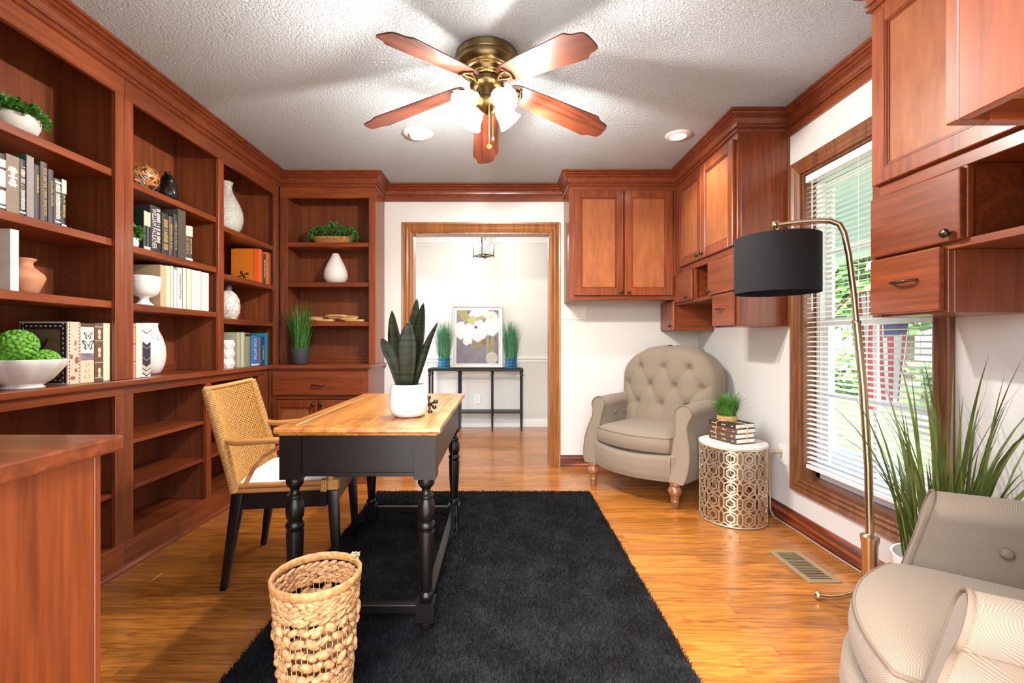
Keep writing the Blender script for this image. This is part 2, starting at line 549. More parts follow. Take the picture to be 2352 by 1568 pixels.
crown_prof = [(-.004, 2.322), (.008, 2.322), (.014, 2.327), (.014, 2.334), (.008, 2.338), (.005, 2.339), (.005, 2.347), (.016, 2.349), (.019, 2.354), (.016, 2.359), (.010, 2.361),
              (.012, 2.371), (.018, 2.382), (.028, 2.391), (.040, 2.396), (.040, 2.402), (.034, 2.404), (.040, 2.409), (.052, 2.412), (.056, 2.416), (.056, 2.421), (.050, 2.423), (.065, 2.427), (.065, 2.4395), (-.004, 2.4395)]
crown_path = [(FX, YN + .02), (FX, FY), (-1.018, FY), (-1.018, YB), (.542, YB), (.542, 3.654), (1.40, 3.654), (1.40, 2.70),
              (XR, 2.70), (XR, 1.719), (1.40, 1.719), (1.40, .704), (.686, .704), (.686, YN)]
struct('trim_1', sweep(MB(), crown_path, crown_prof), M['crown'])
struct('trim_2', sweep(MB(), [(-1.016, YB - .001), (.540, YB - .001)], [(0, 2.293), (.016, 2.293), (.016, 2.323), (0, 2.323)]), M['cherryX'])
struct('trim_3', sweep(MB(), [(XR - .001, 2.70), (XR - .001, 1.72)], [(0, 2.290), (.016, 2.290), (.016, 2.323), (0, 2.323)]), M['cherryY'])

# door casing with stepped profile
def casing(mb, u0, u1, v0, v1, wdt, fn, bottom=False):
    """moulded frame around the opening u0..u1, v0..v1; fn(u,v,n)"""
    st = [(0, .014), (.15, .020), (.32, .012), (.50, .018), (.68, .012), (.85, .020), (1, .022), (1, 0), (0, 0)]
    ring = [(u0, v0), (u0, v1), (u1, v1), (u1, v0)]
    sg = [(-1, -1), (-1, 1), (1, 1), (1, -1)]
    rows = []
    for (u, v), (su, sv) in zip(ring, sg):
        rr = []
        for t, h in st:
            vv = v + sv * t * wdt
            if not bottom and sv < 0: vv = v
            rr.append(fn(u + su * t * wdt, vv, h))
        rows.append(rr)
    k = len(st); n = 4
    vs = [q for r in rows for q in r]; fs = []
    for i in (range(4) if bottom else range(3)):
        i2 = (i + 1) % 4
        for j in range(k):
            j2 = (j + 1) % k
            fs.append((i * k + j, i * k + j2, i2 * k + j2, i2 * k + j))
    if not bottom:
        fs.append(tuple(range(k))); fs.append(tuple(3 * k + j for j in range(k)))
    mb.add(vs, fs)
    return mb
dc = struct('door_1', casing(MB(), DX0, DX1, 0.002, DZ, .082, lambda u, v, n: (u, YB - n, v)), M['oakZ'])
j = MB(); j.box(DX0, DX0 + .015, YB, YB + .12, 0.001, DZ); j.box(DX1 - .015, DX1, YB, YB + .12, 0.001, DZ); j.box(DX0 + .015, DX1 - .015, YB, YB + .12, DZ - .015, DZ)
j.build('jamb', M['oakZ'], dc)
casing(MB(), DX0, DX1, 0.002, DZ, .082, lambda u, v, n: (u, YB + .12 + n, v)).build('casing', M['oakZ'], dc)

# baseboards
bp_ = [(0, .001), (.024, .001), (.024, .014), (.016, .022), (.016, .062), (.012, .080), (.006, .092), (0, .094)]
struct('baseboard_back', sweep(MB(), [(.51, YB), (1.70, YB)], bp_), M['mahogX'], smooth=30)
struct('baseboard_left', sweep(MB(), [(-1.0, YB), (-.866, YB)], bp_), M['mahogX'], smooth=30)
struct('baseboard_right', sweep(MB(), [(XR, YB - .02), (XR, YN)], bp_), M['mahogY'], smooth=30)
hb = [(0, .001), (.018, .001), (.016, .085), (.010, .10), (0, .105)]
struct('baseboard_hall', sweep(MB(), [(-2.2, YF2), (2.4, YF2)], hb), M['white'], smooth=30)
struct('trim_4', sweep(MB(), [(-2.2, YF2), (2.4, YF2)], [(0, .815), (.008, .815), (.012, .83), (.012, .85), (.022, .858), (.026, .868), (.022, .88), (0, .883)]), M['white'], smooth=30)
struct('trim_5', sweep(MB(), [(-2.2, YF2), (2.4, YF2)], [(0, 2.33), (.012, 2.33), (.02, 2.36), (.06, 2.41), (.08, 2.42), (.08, 2.4395), (0, 2.4395)]), M['white'], smooth=30)

# ------------------------------------------------------------------ window
win = struct('window_1', casing(MB(), WY0, WY1, WZ0, WZ1, .078, lambda u, v, n: (XR - n, u, v), bottom=True), M['walnutZ'])
j = MB()
j.box(XR, XR + .095, WY0 - .001, WY0 + .014, WZ0, WZ1); j.box(XR, XR + .095, WY1 - .014, WY1 + .001, WZ0, WZ1)
j.box(XR, XR + .095, WY0 + .014, WY1 - .014, WZ1 - .014, WZ1); j.box(XR, XR + .095, WY0 + .014, WY1 - .014, WZ0, WZ0 + .014)
j.build('jamb', M['walnutZ'], win)
a, b, c, d = WY0 + .014, WY1 - .014, WZ0 + .014, WZ1 - .014
fr = MB()
fr.box(XR + .07, XR + .13, a, a + .035, c, d); fr.box(XR + .07, XR + .13, b - .035, b, c, d)
fr.box(XR + .07, XR + .13, a, b, c, c + .04); fr.box(XR + .07, XR + .13, a, b, d - .04, d)
fr.build('window_frame', M['vinyl'], win, bevel=.003)
zm = 1.185
for nm, z0, z1, xo in (('lower_sash', c + .04, zm + .02, .085), ('upper_sash', zm - .02, d - .04, .105)):
    s = MB()
    A, B = a + .035, b - .035
    s.box(XR + xo, XR + xo + .02, A, A + .04, z0, z1); s.box(XR + xo, XR + xo + .02, B - .04, B, z0, z1)
    s.box(XR + xo, XR + xo + .02, A + .04, B - .04, z0, z0 + .045); s.box(XR + xo, XR + xo + .02, A + .04, B - .04, z1 - .04, z1)
    so = s.build('sash', M['vinyl'], win, bevel=.002)
    zc = (z0 + z1) / 2; yc = (A + B) / 2
    MB().box(XR + xo + .004, XR + xo + .016, yc - .011, yc + .011, z0 + .045, z1 - .04).build('muntin', M['vinyl'], so)
    MB().box(XR + xo + .0045, XR + xo + .0155, A + .04, B - .04, zc - .011, zc + .011).build('muntin', M['vinyl'], so)
    MB().box(XR + xo + .009, XR + xo + .011, A + .03, B - .03, z0 + .03, z1 - .03).build('pane', M['winglass'], so)

bl = thing('window_blind', 'white horizontal slatted blind hanging inside the dark-trimmed window', 'blind', (1.74, 2.19, .36))
slat_me = None
ys0, ys1 = WY0 + .020, WY1 - .020
zz = .405
prof = [(-.019, -.0012), (-.010, .0010), (0, .0018), (.010, .0010), (.019, -.0012)]
while zz < 1.955:
    if slat_me is None:
        vs = []; nP = len(prof)
        for yy in (ys0 - 2.19, ys1 - 2.19):
            vs += [(p, yy, q) for p, q in prof] + [(p, yy, q - .0009) for p, q in reversed(prof)]
        k = 2 * nP
        fs = [(i, i + 1 if i + 1 < k else 0, k + (i + 1) % k, k + i) for i in range(k)]
        slat = MB().add(vs, fs).build('slat', M['slat'], bl, world=False, smooth=40)
        slat_me = slat.data
    else:
        slat = bpy.data.objects.new('slat', slat_me); COL.objects.link(slat); slat.parent = bl
    slat.location = (0, 0, zz - .36); slat.rotation_euler = (0, R(-8), 0)
    zz += .027
bx('headrail', M['slat'], bl, 1.716, 1.764, ys0, ys1, 1.972, 2.012)
bx('bottom_rail', M['slat'], bl, 1.718, 1.762, ys0, ys1, .368, .388)
for yy in (ys0 + .10, (ys0 + ys1) / 2, ys1 - .10):
    for xx in (1.7185, 1.7615):
        MB().tube([(xx, yy, .388), (xx, yy, 1.973)], .0009, seg=4).build('ladder_cord', M['slat'], bl)
MB().tube([(1.713, ys1 - .06, 1.25), (1.713, ys1 - .06, 1.97)], .003, seg=6).build('tilt_wand', M['slat'], bl)

# ------------------------------------------------------------------ outside: porch, lawn, trees, flag
M['lawn'] = plain('lawn', (128, 164, 84), rough=.9, noise=.25, nscale=2.5)
M['concrete'] = plain('porch_concrete', (158, 158, 154), rough=.8, noise=.06)
M['porch'] = plain('porch_paint', (238, 245, 248), rough=.6)
M['bark'] = plain('bark', (96, 80, 66), rough=.9, noise=.3, nscale=12)
M['treeleaf'] = plain('tree_leaf', (120, 166, 88), rough=.6, noise=.5, nscale=1.6)
struct('ground', MB().box(3.7, 40, -20, 45, -.5, -.35), M['lawn'])
struct('porch_floor', MB().box(XR + .12, 3.7, -3, 9, -.5, -.08), M['concrete'])
pc = struct('porch_ceiling', MB().box(XR + .12, 3.75, -3, 9, 2.44, 2.50), M['porch'])
struct('porch_beam', MB().box(3.45, 3.62, -3, 9, 1.95, 2.44).box(3.43, 3.64, -3, 9, 1.93, 1.97), M['porch'])
def porch_post(y, lab):
    t = thing('porch_post', lab, 'post', (3.535, y, -.08))
    bx('shaft', M['porch'], t, 3.48, 3.59, y - .055, y + .055, .10, 1.86, bevel=.006)
    bx('base', M['porch'], t, 3.455, 3.615, y - .08, y + .08, -.08, .10, bevel=.006)
    bx('cap', M['porch'], t, 3.455, 3.615, y - .08, y + .08, 1.86, 1.93, bevel=.006)
porch_post(4.95, 'white square porch post seen through the blind slats')
def leafcloud(mb, c, rx, ry, rz, n, s, rg):
    for _ in range(n):
        u, v = rg.uniform(0, 2 * math.pi), rg.uniform(-1, 1)
        rr = rg.uniform(.55, 1.0)
        q = math.sqrt(1 - v * v)
        p = Vector((c[0] + rx * rr * q * math.cos(u), c[1] + ry * rr * q * math.sin(u), c[2] + rz * rr * v))
        a = Vector((rg.uniform(-1, 1), rg.uniform(-1, 1), rg.uniform(-1, 1))).normalized()
        b = a.orthogonal().normalized()
        L = s * rg.uniform(.7, 1.3)
        mb.add([p, p + a * L * .5 + b * L * .3, p + a * L, p + a * L * .5 - b * L * .3], [(0, 1, 2, 3)])
def tree(x, y, h, r, lab, n=1500):
    rg = random.Random(int(x * 31 + y * 7))
    t = thing('tree', lab, 'tree', (x, y, -.35), group='trees beyond the lawn')
    MB().tube([(x, y, -.35), (x + .1, y, h * .4), (x, y + .1, h * .8)], [.16, .12, .05], seg=8).build('trunk', M['bark'], t, smooth=60)
    m = MB()
    leafcloud(m, (x, y, h * .62), r, r, h * .42, n, .42, rg)
    leafcloud(m, (x - .6, y + .8, h * .45), r * .7, r * .7, h * .28, n // 2, .42, rg)
    tag(m.build('foliage', M['treeleaf'], t), kind='stuff')
tree(12.5, 9.6, 5.5, 1.9, 'leafy garden tree nearest the window, behind the striped flag')
tree(13.2, 14.8, 6.5, 2.1, 'pale green garden tree behind the middle of the blind')
tree(12.8, 20.2, 6.0, 2.1, 'leafy garden tree at the left edge of the window view')
tree(19.0, 12.0, 7.5, 2.8, 'tall far tree between the two nearest garden trees')
tree(19.0, 19.5, 8.0, 3.0, 'tallest far tree at the back of the lawn')
def hedge(x, y, r, lab):
    rg = random.Random(int(x * 13 + y * 3))
    m = MB(); leafcloud(m, (x, y, .25), r, r, .6, 900, .26, rg)
    tag(m.build('garden_bush', M['treeleaf'], None), lab, 'bush', 'bushes along the lawn edge')
hedge(9.5, 9.2, .9, 'low garden bush right of the flag outside the window')
hedge(9.8, 12.5, 1.0, 'low garden bush in the middle of the lawn edge')
hedge(9.6, 15.5, 1.0, 'low garden bush at the far left of the lawn edge')
# flag on an angled pole from the porch beam
M['flag_red'] = plain('flag_red', (206, 62, 74), rough=.8)
M['flag_white'] = plain('flag_white', (242, 240, 240), rough=.8)
M['flag_blue'] = plain('flag_blue', (52, 66, 120), rough=.8)
ft = thing('flag', 'red and white striped flag hanging outside the window', 'flag', (3.35, 4.05, .45))
MB().tube([(3.50, 4.90, 1.30), (3.36, 4.38, 1.52), (3.46, 3.78, 1.62)], .012, seg=8).build('pole', M['oakZ'], ft)
fm = MB()
def flagp(s, t):   # s along pole, t downwards
    x0, y0, z0 = 3.36 + .10 * s, 4.36 - .56 * s, 1.51 + .10 * s
    fold = .05 * math.sin(s * 9 + t * 2) + .03 * math.sin(s * 17)
    return (x0 + fold * .9, y0 - .20 * (.5 - s) * t + fold * .3, z0 - (1.0 + .15 * (1 - s)) * t)
ns = 13
for i in range(ns):
    for q in range(3):
        s0, s1 = (i + q / 3) / ns, (i + (q + 1) / 3) / ns
        for jx in range(14):
            t0, t1 = jx / 14, (jx + 1) / 14
            fm.cur = 2 if (t0 < .36 and s0 > .54) else (0 if i % 2 == 0 else 1)
            fm.add([flagp(s0, t0), flagp(s1, t0), flagp(s1, t1), flagp(s0, t1)], [(0, 1, 2, 3)])
fm.build('cloth', [M['flag_red'], M['flag_white'], M['flag_blue']], ft, weld=1e-5, smooth=80)
# ================================================================== built-in cabinetry
def boxf(mb, fn, u0, u1, v0, v1, n0, n1):
    vs = [fn(u, v, n) for n in (n0, n1) for v in (v0, v1) for u in (u0, u1)]
    return mb.add(vs, [(0, 2, 3, 1), (4, 5, 7, 6), (0, 1, 5, 4), (2, 6, 7, 3), (0, 4, 6, 2), (1, 3, 7, 5)])

def axis_M(fn, u, v):
    o = Vector(fn(u, v, 0)); z = (Vector(fn(u, v, 1)) - o).normalized()
    x = Vector(fn(u + 1, v, 0)) - o; y = z.cross(x)
    m = Matrix((x, y, z)).transposed().to_4x4(); m.translation = o
    return m

KNOB = [(.0055, 0), (.0048, .008), (.006, .012), (.0135, .014), (.0145, .018), (.0125, .0225), (.0085, .0245), (.007, .0245), (.005, .026), (0.0005, .0265)]
def knob(parent, fn, u, v, n):
    Mx = axis_M(fn, u, v) @ Matrix.Translation((0, 0, n))
    return MB().lathe(KNOB, seg=16, M=Mx).build('knob', M['bronze'], parent, smooth=50)

def pull(parent, fn, u, v, n, wd=.10):
    m = MB()
    path = []
    for i in range(13):
        t = -1 + 2 * i / 12
        path.append(fn(u + t * wd / 2, v - .004 * (1 - t * t), n + .024 * (1 - abs(t) ** 4) + .002))
    rs = [.003 + .0026 * (1 - abs(-1 + 2 * i / 12) ** 2) for i in range(13)]
    m.tube(path, rs, seg=8)
    for s in (-1, 1):
        m.tube([fn(u + s * wd * .40, v, n), fn(u + s * wd * .40, v - .001, n + .018)], .0035, seg=8)
    return m.build('handle', M['bronze'], parent, smooth=50)

def panel_door(parent, fn, u0, u1, v0, v1, kn=None, st=.056, grain='cherryZ'):
    n0, n1 = .001, .021
    m = MB()
    boxf(m, fn, u0, u0 + st, v0, v1, n0, n1); boxf(m, fn, u1 - st, u1, v0, v1, n0, n1)
    boxf(m, fn, u0 + st, u1 - st, v0, v0 + st, n0, n1); boxf(m, fn, u0 + st, u1 - st, v1 - st, v1, n0, n1)
    d = m.build('door', M[grain], parent, bevel=.0025)
    boxf(MB(), fn, u0 + st - .001, u1 - st + .001, v0 + st - .001, v1 - st + .001, n0, n0 + .009).build('door_panel', M['panelZ'], d)
    b = MB()
    for q in (0, .006):
        a0, a1, b0, b1 = u0 + st + q, u1 - st - q, v0 + st + q, v1 - st - q
        w_, hh = .006, (.0165 if q == 0 else .013)
        boxf(b, fn, a0, a0 + w_, b0, b1, n0, n0 + hh); boxf(b, fn, a1 - w_, a1, b0, b1, n0, n0 + hh)
        boxf(b, fn, a0 + w_, a1 - w_, b0, b0 + w_, n0, n0 + hh); boxf(b, fn, a0 + w_, a1 - w_, b1 - w_, b1, n0, n0 + hh)
    b.build('bead', M[grain], d, bevel=.001)
    if kn: knob(d, fn, kn[0], kn[1], n1)
    return d

def slab_front(name, parent, fn, u0, u1, v0, v1, mat, kn=None, pl=None):
    m = MB(); boxf(m, fn, u0, u1, v0, v1, .001, .021)
    d = m.build(name, mat, parent, bevel=.005, seg=2)
    if kn: knob(d, fn, kn[0], kn[1], .021)
    if pl: pull(d, fn, pl[0], pl[1], .021)
    return d

BX0, BX1 = -2.098, -1.805          # carcass depth range of the left units
def left_unit(name, label, cat, y0, y1, z0, z1, stiles, shelves, toprail, botrail, pins, group):
    t = thing(name, label, cat, (-1.94, (y0 + y1) / 2, z0), group=group)
    bx('back_panel', M['inner'], t, BX0, BX0 + .02, y0 + .018, y1 - .018, z0, z1)
    for k, yy in enumerate((y0, y1 - .018)):
        bx('side_panel', M['inner'], t, BX0, BX1, yy, yy + .018, z0, z1)
    ztp = 2.405 if not botrail else toprail + .012
    bx('top_panel', M['inner'], t, BX0 + .02, BX1, y0 + .018, y1 - .018, ztp, ztp + .018)
    if botrail:
        bx('bottom_panel', M['cherryY'], t, BX0 + .02, BX1, y0 + .018, y1 - .018, botrail - .019, botrail - .001)
        bx('rail', M['cherryY'], t, BX1 + .0005, FX, y0, y1, z0, botrail)
    bx('rail', M['cherryY'], t, BX1 + .0005, FX, y0, y1, toprail, z1)
    bz = botrail if botrail else z0
    for (a, b) in stiles:
        bx('stile', M['cherryZ'], t, BX1 + .0005, FX, a, b, bz, toprail)
    for i in range(1, len(stiles) - 1):
        a, b = stiles[i]
        bx('divider', M['inner'], t, BX0 + .02, BX1, a + .012, b - .012, bz, ztp)
    for i in range(len(stiles) - 1):
        ya = y0 + .018 if i == 0 else stiles[i][1] - .012
        yb = y1 - .018 if i == len(stiles) - 2 else stiles[i + 1][0] + .012
        if not botrail:
            bx('back_cleat', M['cherryY'], t, BX0 + .02, BX0 + .038, ya, yb, z0, z0 + .05)
        th = .034 if not botrail else .020
        for zt in shelves[i]:
            bx('shelf', M['cherryY'], t, BX0 + .021, -1.803, ya + .001, yb - .001, zt - th, zt, bevel=.002)
        if pins:
            pm = MB()
            for xx in (-1.845, -2.02):
                z = bz + .12
                while z < toprail - .12:
                    for yy, s in ((ya, 1), (yb, -1)):
                        pm.lathe([(.0028, 0), (.0028, .0006)], seg=6, M=Matrix.Translation((xx, yy, z)) @ Matrix.Rotation(R(-90 * s), 4, 'X'))
                    z += .032
            tag(pm.build('pin_hole', M['hole'], t), kind='stuff')
    return t

U2S = [(2.157, 2.208), (2.873, 2.927), (3.583, 3.646)]
U1S = [(.735, .79), (1.42, 1.47), (2.104, 2.155)]
left_unit('bookcase', 'reddish cherry bookcase of two open bays beside the corner hutch', 'bookcase', 2.157, 3.646, CZ, 2.438, U2S,
          [(1.865, 1.549, 1.266), (1.832, 1.522, 1.232)], 2.235, None, True, 'upper bookcases on the left wall')
left_unit('bookcase', 'reddish cherry bookcase nearest the camera, holding the bowl of moss balls', 'bookcase', .735, 2.155, CZ, 2.438, U1S,
          [(1.878, 1.556, 1.268), (1.878, 1.556, 1.268)], 2.235, None, True, 'upper bookcases on the left wall')
L2S = [(2.157, 2.208), (2.751, 2.80), (3.349, 3.416)]
L1S = [(.855, .905), (1.475, 1.525), (2.104, 2.155)]
left_unit('base_bookcase', 'open cherry base shelving behind the cane chair', 'cabinet', 2.157, 3.416, 0, .869, L2S,
          [(.60, .375), (.60, .375)], .827, .127, False, 'base shelving on the left wall')
left_unit('base_bookcase', 'open cherry base shelving behind the foreground counter end', 'cabinet', .855, 2.155, 0, .869, L1S,
          [(.60, .375), (.60, .375)], .827, .127, True, 'base shelving on the left wall')
struct('baseboard_bookcase', MB().prism([(FX - .001, .001), (-1.765, .001), (-1.766, .010), (-1.772, .018), (-1.785, .021)], lambda u, v, w_: (u, w_, v), .86, 3.45), M['cherryY'])
struct('trim_6', MB().box(FX - .03, FX, 3.417, 3.478, 0, .868), M['cherryZ'])

ct = MB().box(-2.098, -1.765, .888, 3.4545, .87, CZ - .0005).build('countertop', M['cherryY'], None, bevel=.005, seg=2)
tag(ct, 'long cherry countertop under the left wall bookcases', 'countertop')
ct = MB().box(-2.098, -.997, 3.4555, YB - .002, .87, CZ - .0005).build('countertop', M['cherryX'], None, bevel=.005, seg=2)
tag(ct, 'cherry countertop of the corner hutch holding the black-potted grass', 'countertop')
# foreground counter end, mirror of the hutch base
ct = MB().box(-2.098, -.732, YN + .002, .884, .87, CZ).build('countertop', M['cherryX'], None, bevel=.005, seg=2)
tag(ct, 'cherry countertop cut off in the left foreground', 'countertop')
t = thing('base_cabinet', 'plain cherry cabinet end filling the lower left foreground', 'cabinet', (-1.3, .62, 0))
bx('end_panel', M['cherryZ'], t, -.768, -.750, YN + .002, .838, 0.001, .869)
bx('stile', M['cherryZ'], t, -.800, -.7495, .8385, .852, 0.001, .869)
bx('carcass', M['cherryX'], t, -1.78, -.770, YN + .002, .838, 0.001, .869)

# ---- corner hutch, upper
t = thing('corner_hutch', 'tall cherry hutch in the far left corner with three shelves', 'bookcase', (-1.40, 3.81, CZ))
hx0, hx1 = -1.787, -1.018
bx('back_panel', M['inner'], t, hx0 + .045, hx1 - .018, YB - .022, YB - .002, CZ, 2.438)
bx('side_panel', M['inner'], t, hx0 + .027, hx0 + .045, FY + .0205, YB - .002, CZ, 2.438)
bx('side_panel', M['cherryZ'], t, hx1 - .018, hx1, FY + .0205, YB - .002, CZ, 2.438)
bx('top_panel', M['inner'], t, hx0 + .045, hx1 - .018, FY + .0205, YB - .022, 2.405, 2.423)
bx('rail', M['cherryX'], t, hx0, hx1, FY, FY + .02, 2.237, 2.438)
bx('stile', M['cherryZ'], t, hx0, -1.728, FY, FY + .02, CZ, 2.237)
bx('stile', M['cherryZ'], t, -1.071, hx1, FY, FY + .02, CZ, 2.237)
bx('back_cleat', M['cherryX'], t, hx0 + .045, hx1 - .018, YB - .040, YB - .022, CZ, CZ + .05)
for zt in (1.884, 1.56, 1.24):
    bx('shelf', M['cherryX'], t, hx0 + .046, hx1 - .019, FY + .024, YB - .023, zt - .036, zt, bevel=.002)
# ---- corner hutch, base with drawer and two doors
BYF = 3.48
fnB = lambda u, v, n: (u, BYF - n, v)
t = thing('base_cabinet', 'cherry base cabinet with one wide drawer and two doors behind the desk', 'cabinet', (-1.40, 3.72, 0))
bx('carcass', M['cherryX'], t, -1.75, -1.037, BYF + .021, YB - .002, 0.001, .869)
bx('side_panel', M['cherryZ'], t, -1.037, -1.019, BYF + .0205, YB - .002, 0.001, .869)
bx('stile', M['cherryZ'], t, -1.782, -1.735, BYF, BYF + .02, 0.001, .869)
bx('stile', M['cherryZ'], t, -1.052, -1.019, BYF, BYF + .02, 0.001, .869)
bx('rail', M['cherryX'], t, -1.735, -1.052, BYF, BYF + .02, .835, .869)
bx('rail', M['cherryX'], t, -1.735, -1.052, BYF, BYF + .02, .640, .668)
bx('rail', M['cherryX'], t, -1.735, -1.052, BYF, BYF + .02, 0.001, .13)
slab_front('drawer', t, fnB, -1.742, -1.045, .672, .848, M['cherryX'], pl=(-1.395, .752))
panel_door(t, fnB, -1.742, -1.400, .115, .634, kn=(-1.43, .602))
panel_door(t, fnB, -1.392, -1.045, .115, .634, kn=(-1.365, .602))
struct('baseboard_hutch', MB().prism([(BYF, .001), (BYF - .02, .001), (BYF - .018, .010), (BYF - .012, .018), (BYF, .021)], lambda u, v, w_: (w_, u, v), -1.76, -1.019), M['cherryX'])

# ---- upper cabinet on the back wall, right of the doorway
RF, RFX = 3.654, 1.40
fnR = lambda u, v, n: (u, RF - n, v)
t = thing('wall_cabinet', 'cherry wall cabinet with two panel doors right of the doorway', 'cabinet', (.97, 3.81, 1.413))
bx('carcass', M['cherryX'], t, .562, XR - .003, RF + .021, YB - .002, 1.433, 2.438)
bx('side_panel', M['cherryZ'], t, .542, .5615, RF + .0205, YB - .002, 1.413, 2.438)
bx('stile', M['cherryZ'], t, .542, .585, RF, RF + .02, 1.413, 2.438)
bx('stile', M['cherryZ'], t, 1.362, 1.40, RF, RF + .02, 1.413, 2.438)
bx('rail', M['cherryX'], t, .585, 1.362, RF, RF + .02, 2.285, 2.438)
bx('rail', M['cherryX'], t, .585, 1.362, RF, RF + .02, 1.413, 1.455)
bx('bottom_rail', M['cherryX'], t, .562, 1.40, RF + .021, RF + .04, 1.413, 1.4325)
panel_door(t, fnR, .580, .975, 1.449, 2.287, kn=(.948, 1.474))
panel_door(t, fnR, .983, 1.368, 1.449, 2.287, kn=(1.012, 1.474))

# ---- units on the window wall (far one, and its mirror nearer the camera)
def wall_unit(mir, label, far):
    yy = (lambda y: y) if not mir else (lambda y: 4.419 - y)
    fn = lambda u, v, n: (RFX - n, yy(u), v)
    t = thing('wall_cabinet', label, 'cabinet', (1.56, yy(3.18), 1.17))
    def B(name, mat, x0, x1, a, b, z0, z1, par=t, bv=.0015):
        return MB().box(x0, x1, min(yy(a), yy(b)), max(yy(a), yy(b)), z0, z1).build(name, mat, par, bevel=bv)
    yend = 3.652 if not mir else 3.712
    # end panel facing the window
    B('side_panel', M['cherryZ'], RFX + .0205, XR - .002, 2.70, 2.718, 1.17, 2.438)
    B('edge_strip', M['cherryZ'], XR - .012, XR - .002, 2.694, 2.6995, 1.17, 2.438)
    B('carcass', M['cherryX'], RFX + .021, XR - .003, 2.7185, yend, 1.625, 2.438)
    # face frame
    B('stile', M['cherryZ'], RFX, RFX + .02, 2.70, 2.738, 1.17, 2.438)
    B('stile', M['cherryZ'], RFX, RFX + .02, 3.525, yend, 1.612, 2.438)
    B('rail', M['cherryY'], RFX, RFX + .02, 2.738, 3.525, 2.285, 2.438)
    B('rail', M['cherryY'], RFX, RFX + .02, 2.738, 3.525, 1.612, 1.668)
    B('rail', M['cherryY'], RFX, RFX + .02, 2.738, yend, 1.368, 1.392)
    B('stile', M['cherryZ'], RFX, RFX + .02, 3.035, 3.052, 1.392, 1.612)
    B('stile', M['cherryZ'], RFX, RFX + .02, 3.298, 3.318, 1.392, 1.612)
    if not mir:
        panel_door(t, fn, 2.722, 3.150, 1.655, 2.290, kn=(3.118, 1.685))
        panel_door(t, fn, 3.160, 3.540, 1.655, 2.290, kn=(3.192, 1.685))
    else:
        panel_door(t, fn, 2.722, 3.540, 1.655, 2.290, kn=(3.508, 1.685))
    # middle row: closed box, open cubby, closed box
    B('cubby_shelf', M['cherryY'], RFX + .0205, XR - .003, 2.7185, yend, 1.372, 1.392)
    B('compartment', M['cherryY'], RFX + .021, XR - .003, 2.7185, 3.036, 1.3925, 1.6245)
    B('compartment', M['cherryY'], RFX + .021, XR - .003, 3.316, yend, 1.3925, 1.6245)
    B('cubby_back', M['inner'], XR - .02, XR - .003, 3.0365, 3.3155, 1.3925, 1.6245)
    slab_front('flap_door', t, fn, 2.716, 3.050, 1.388, 1.606, M['cherryY'], kn=(3.018, 1.413))
    slab_front('flap_door', t, fn, 3.316, 3.640, 1.388, 1.606, M['cherryY'], kn=(3.385, 1.412))
    # drawer box hanging below the end
    B('drawer_box', M['cherryZ'], RFX + .021, XR - .003, 2.7185, 2.992, 1.171, 1.3715)
    B('stile', M['cherryZ'], RFX, RFX + .02, 2.976, 2.993, 1.171, 1.368)
    slab_front('drawer', t, fn, 2.716, 2.985, 1.178, 1.380, M['cherryY'], pl=(2.862, 1.286))
    if not mir:
        B('corner_box', M['cherryX'], RFX + .021, XR - .003, 3.657, YB - .003, 1.1675, 1.411)
        B('stile', M['cherryZ'], RFX, RFX + .02, 3.657, 3.672, 1.1675, 1.411)
        B('stile', M['cherryZ'], RFX, RFX + .02, 3.94, YB - .003, 1.1675, 1.411)
        slab_front('flap_door', t, fn, 3.662, 3.952, 1.172, 1.407, M['cherryZ'], kn=(3.700, 1.205))
    else:
        B('carcass', M['cherryX'], RFX + .021, XR - .003, yend + .001, 4.03, 1.413, 2.438)
    return t
wall_unit(False, 'cherry wall cabinet with cubbies and drawer in the far right corner', True)
wall_unit(True, 'cherry wall cabinet with drawer and cubbies at the right edge', False)

# ---- near-wall upper cabinet whose end shows top right
t = thing('wall_cabinet', 'hanging cabinet end with recessed underside in the top right corner', 'cabinet', (1.04, .54, 1.413))
bx('side_panel', M['cherryZ'], t, .686, .704, YN + .002, .6835, 1.413, 2.438)
bx('carcass', M['cherryX'], t, .7045, 1.395, YN + .002, .6835, 1.46, 2.438)
bx('stile', M['cherryZ'], t, .686, .735, .684, .704, 1.413, 2.438)
bx('rail', M['cherryX'], t, .7355, 1.395, .684, .704, 1.413, 2.438)
bx('bottom_panel', M['bare'], t, .7045, 1.395, YN + .002, .6835, 1.444, 1.4595)

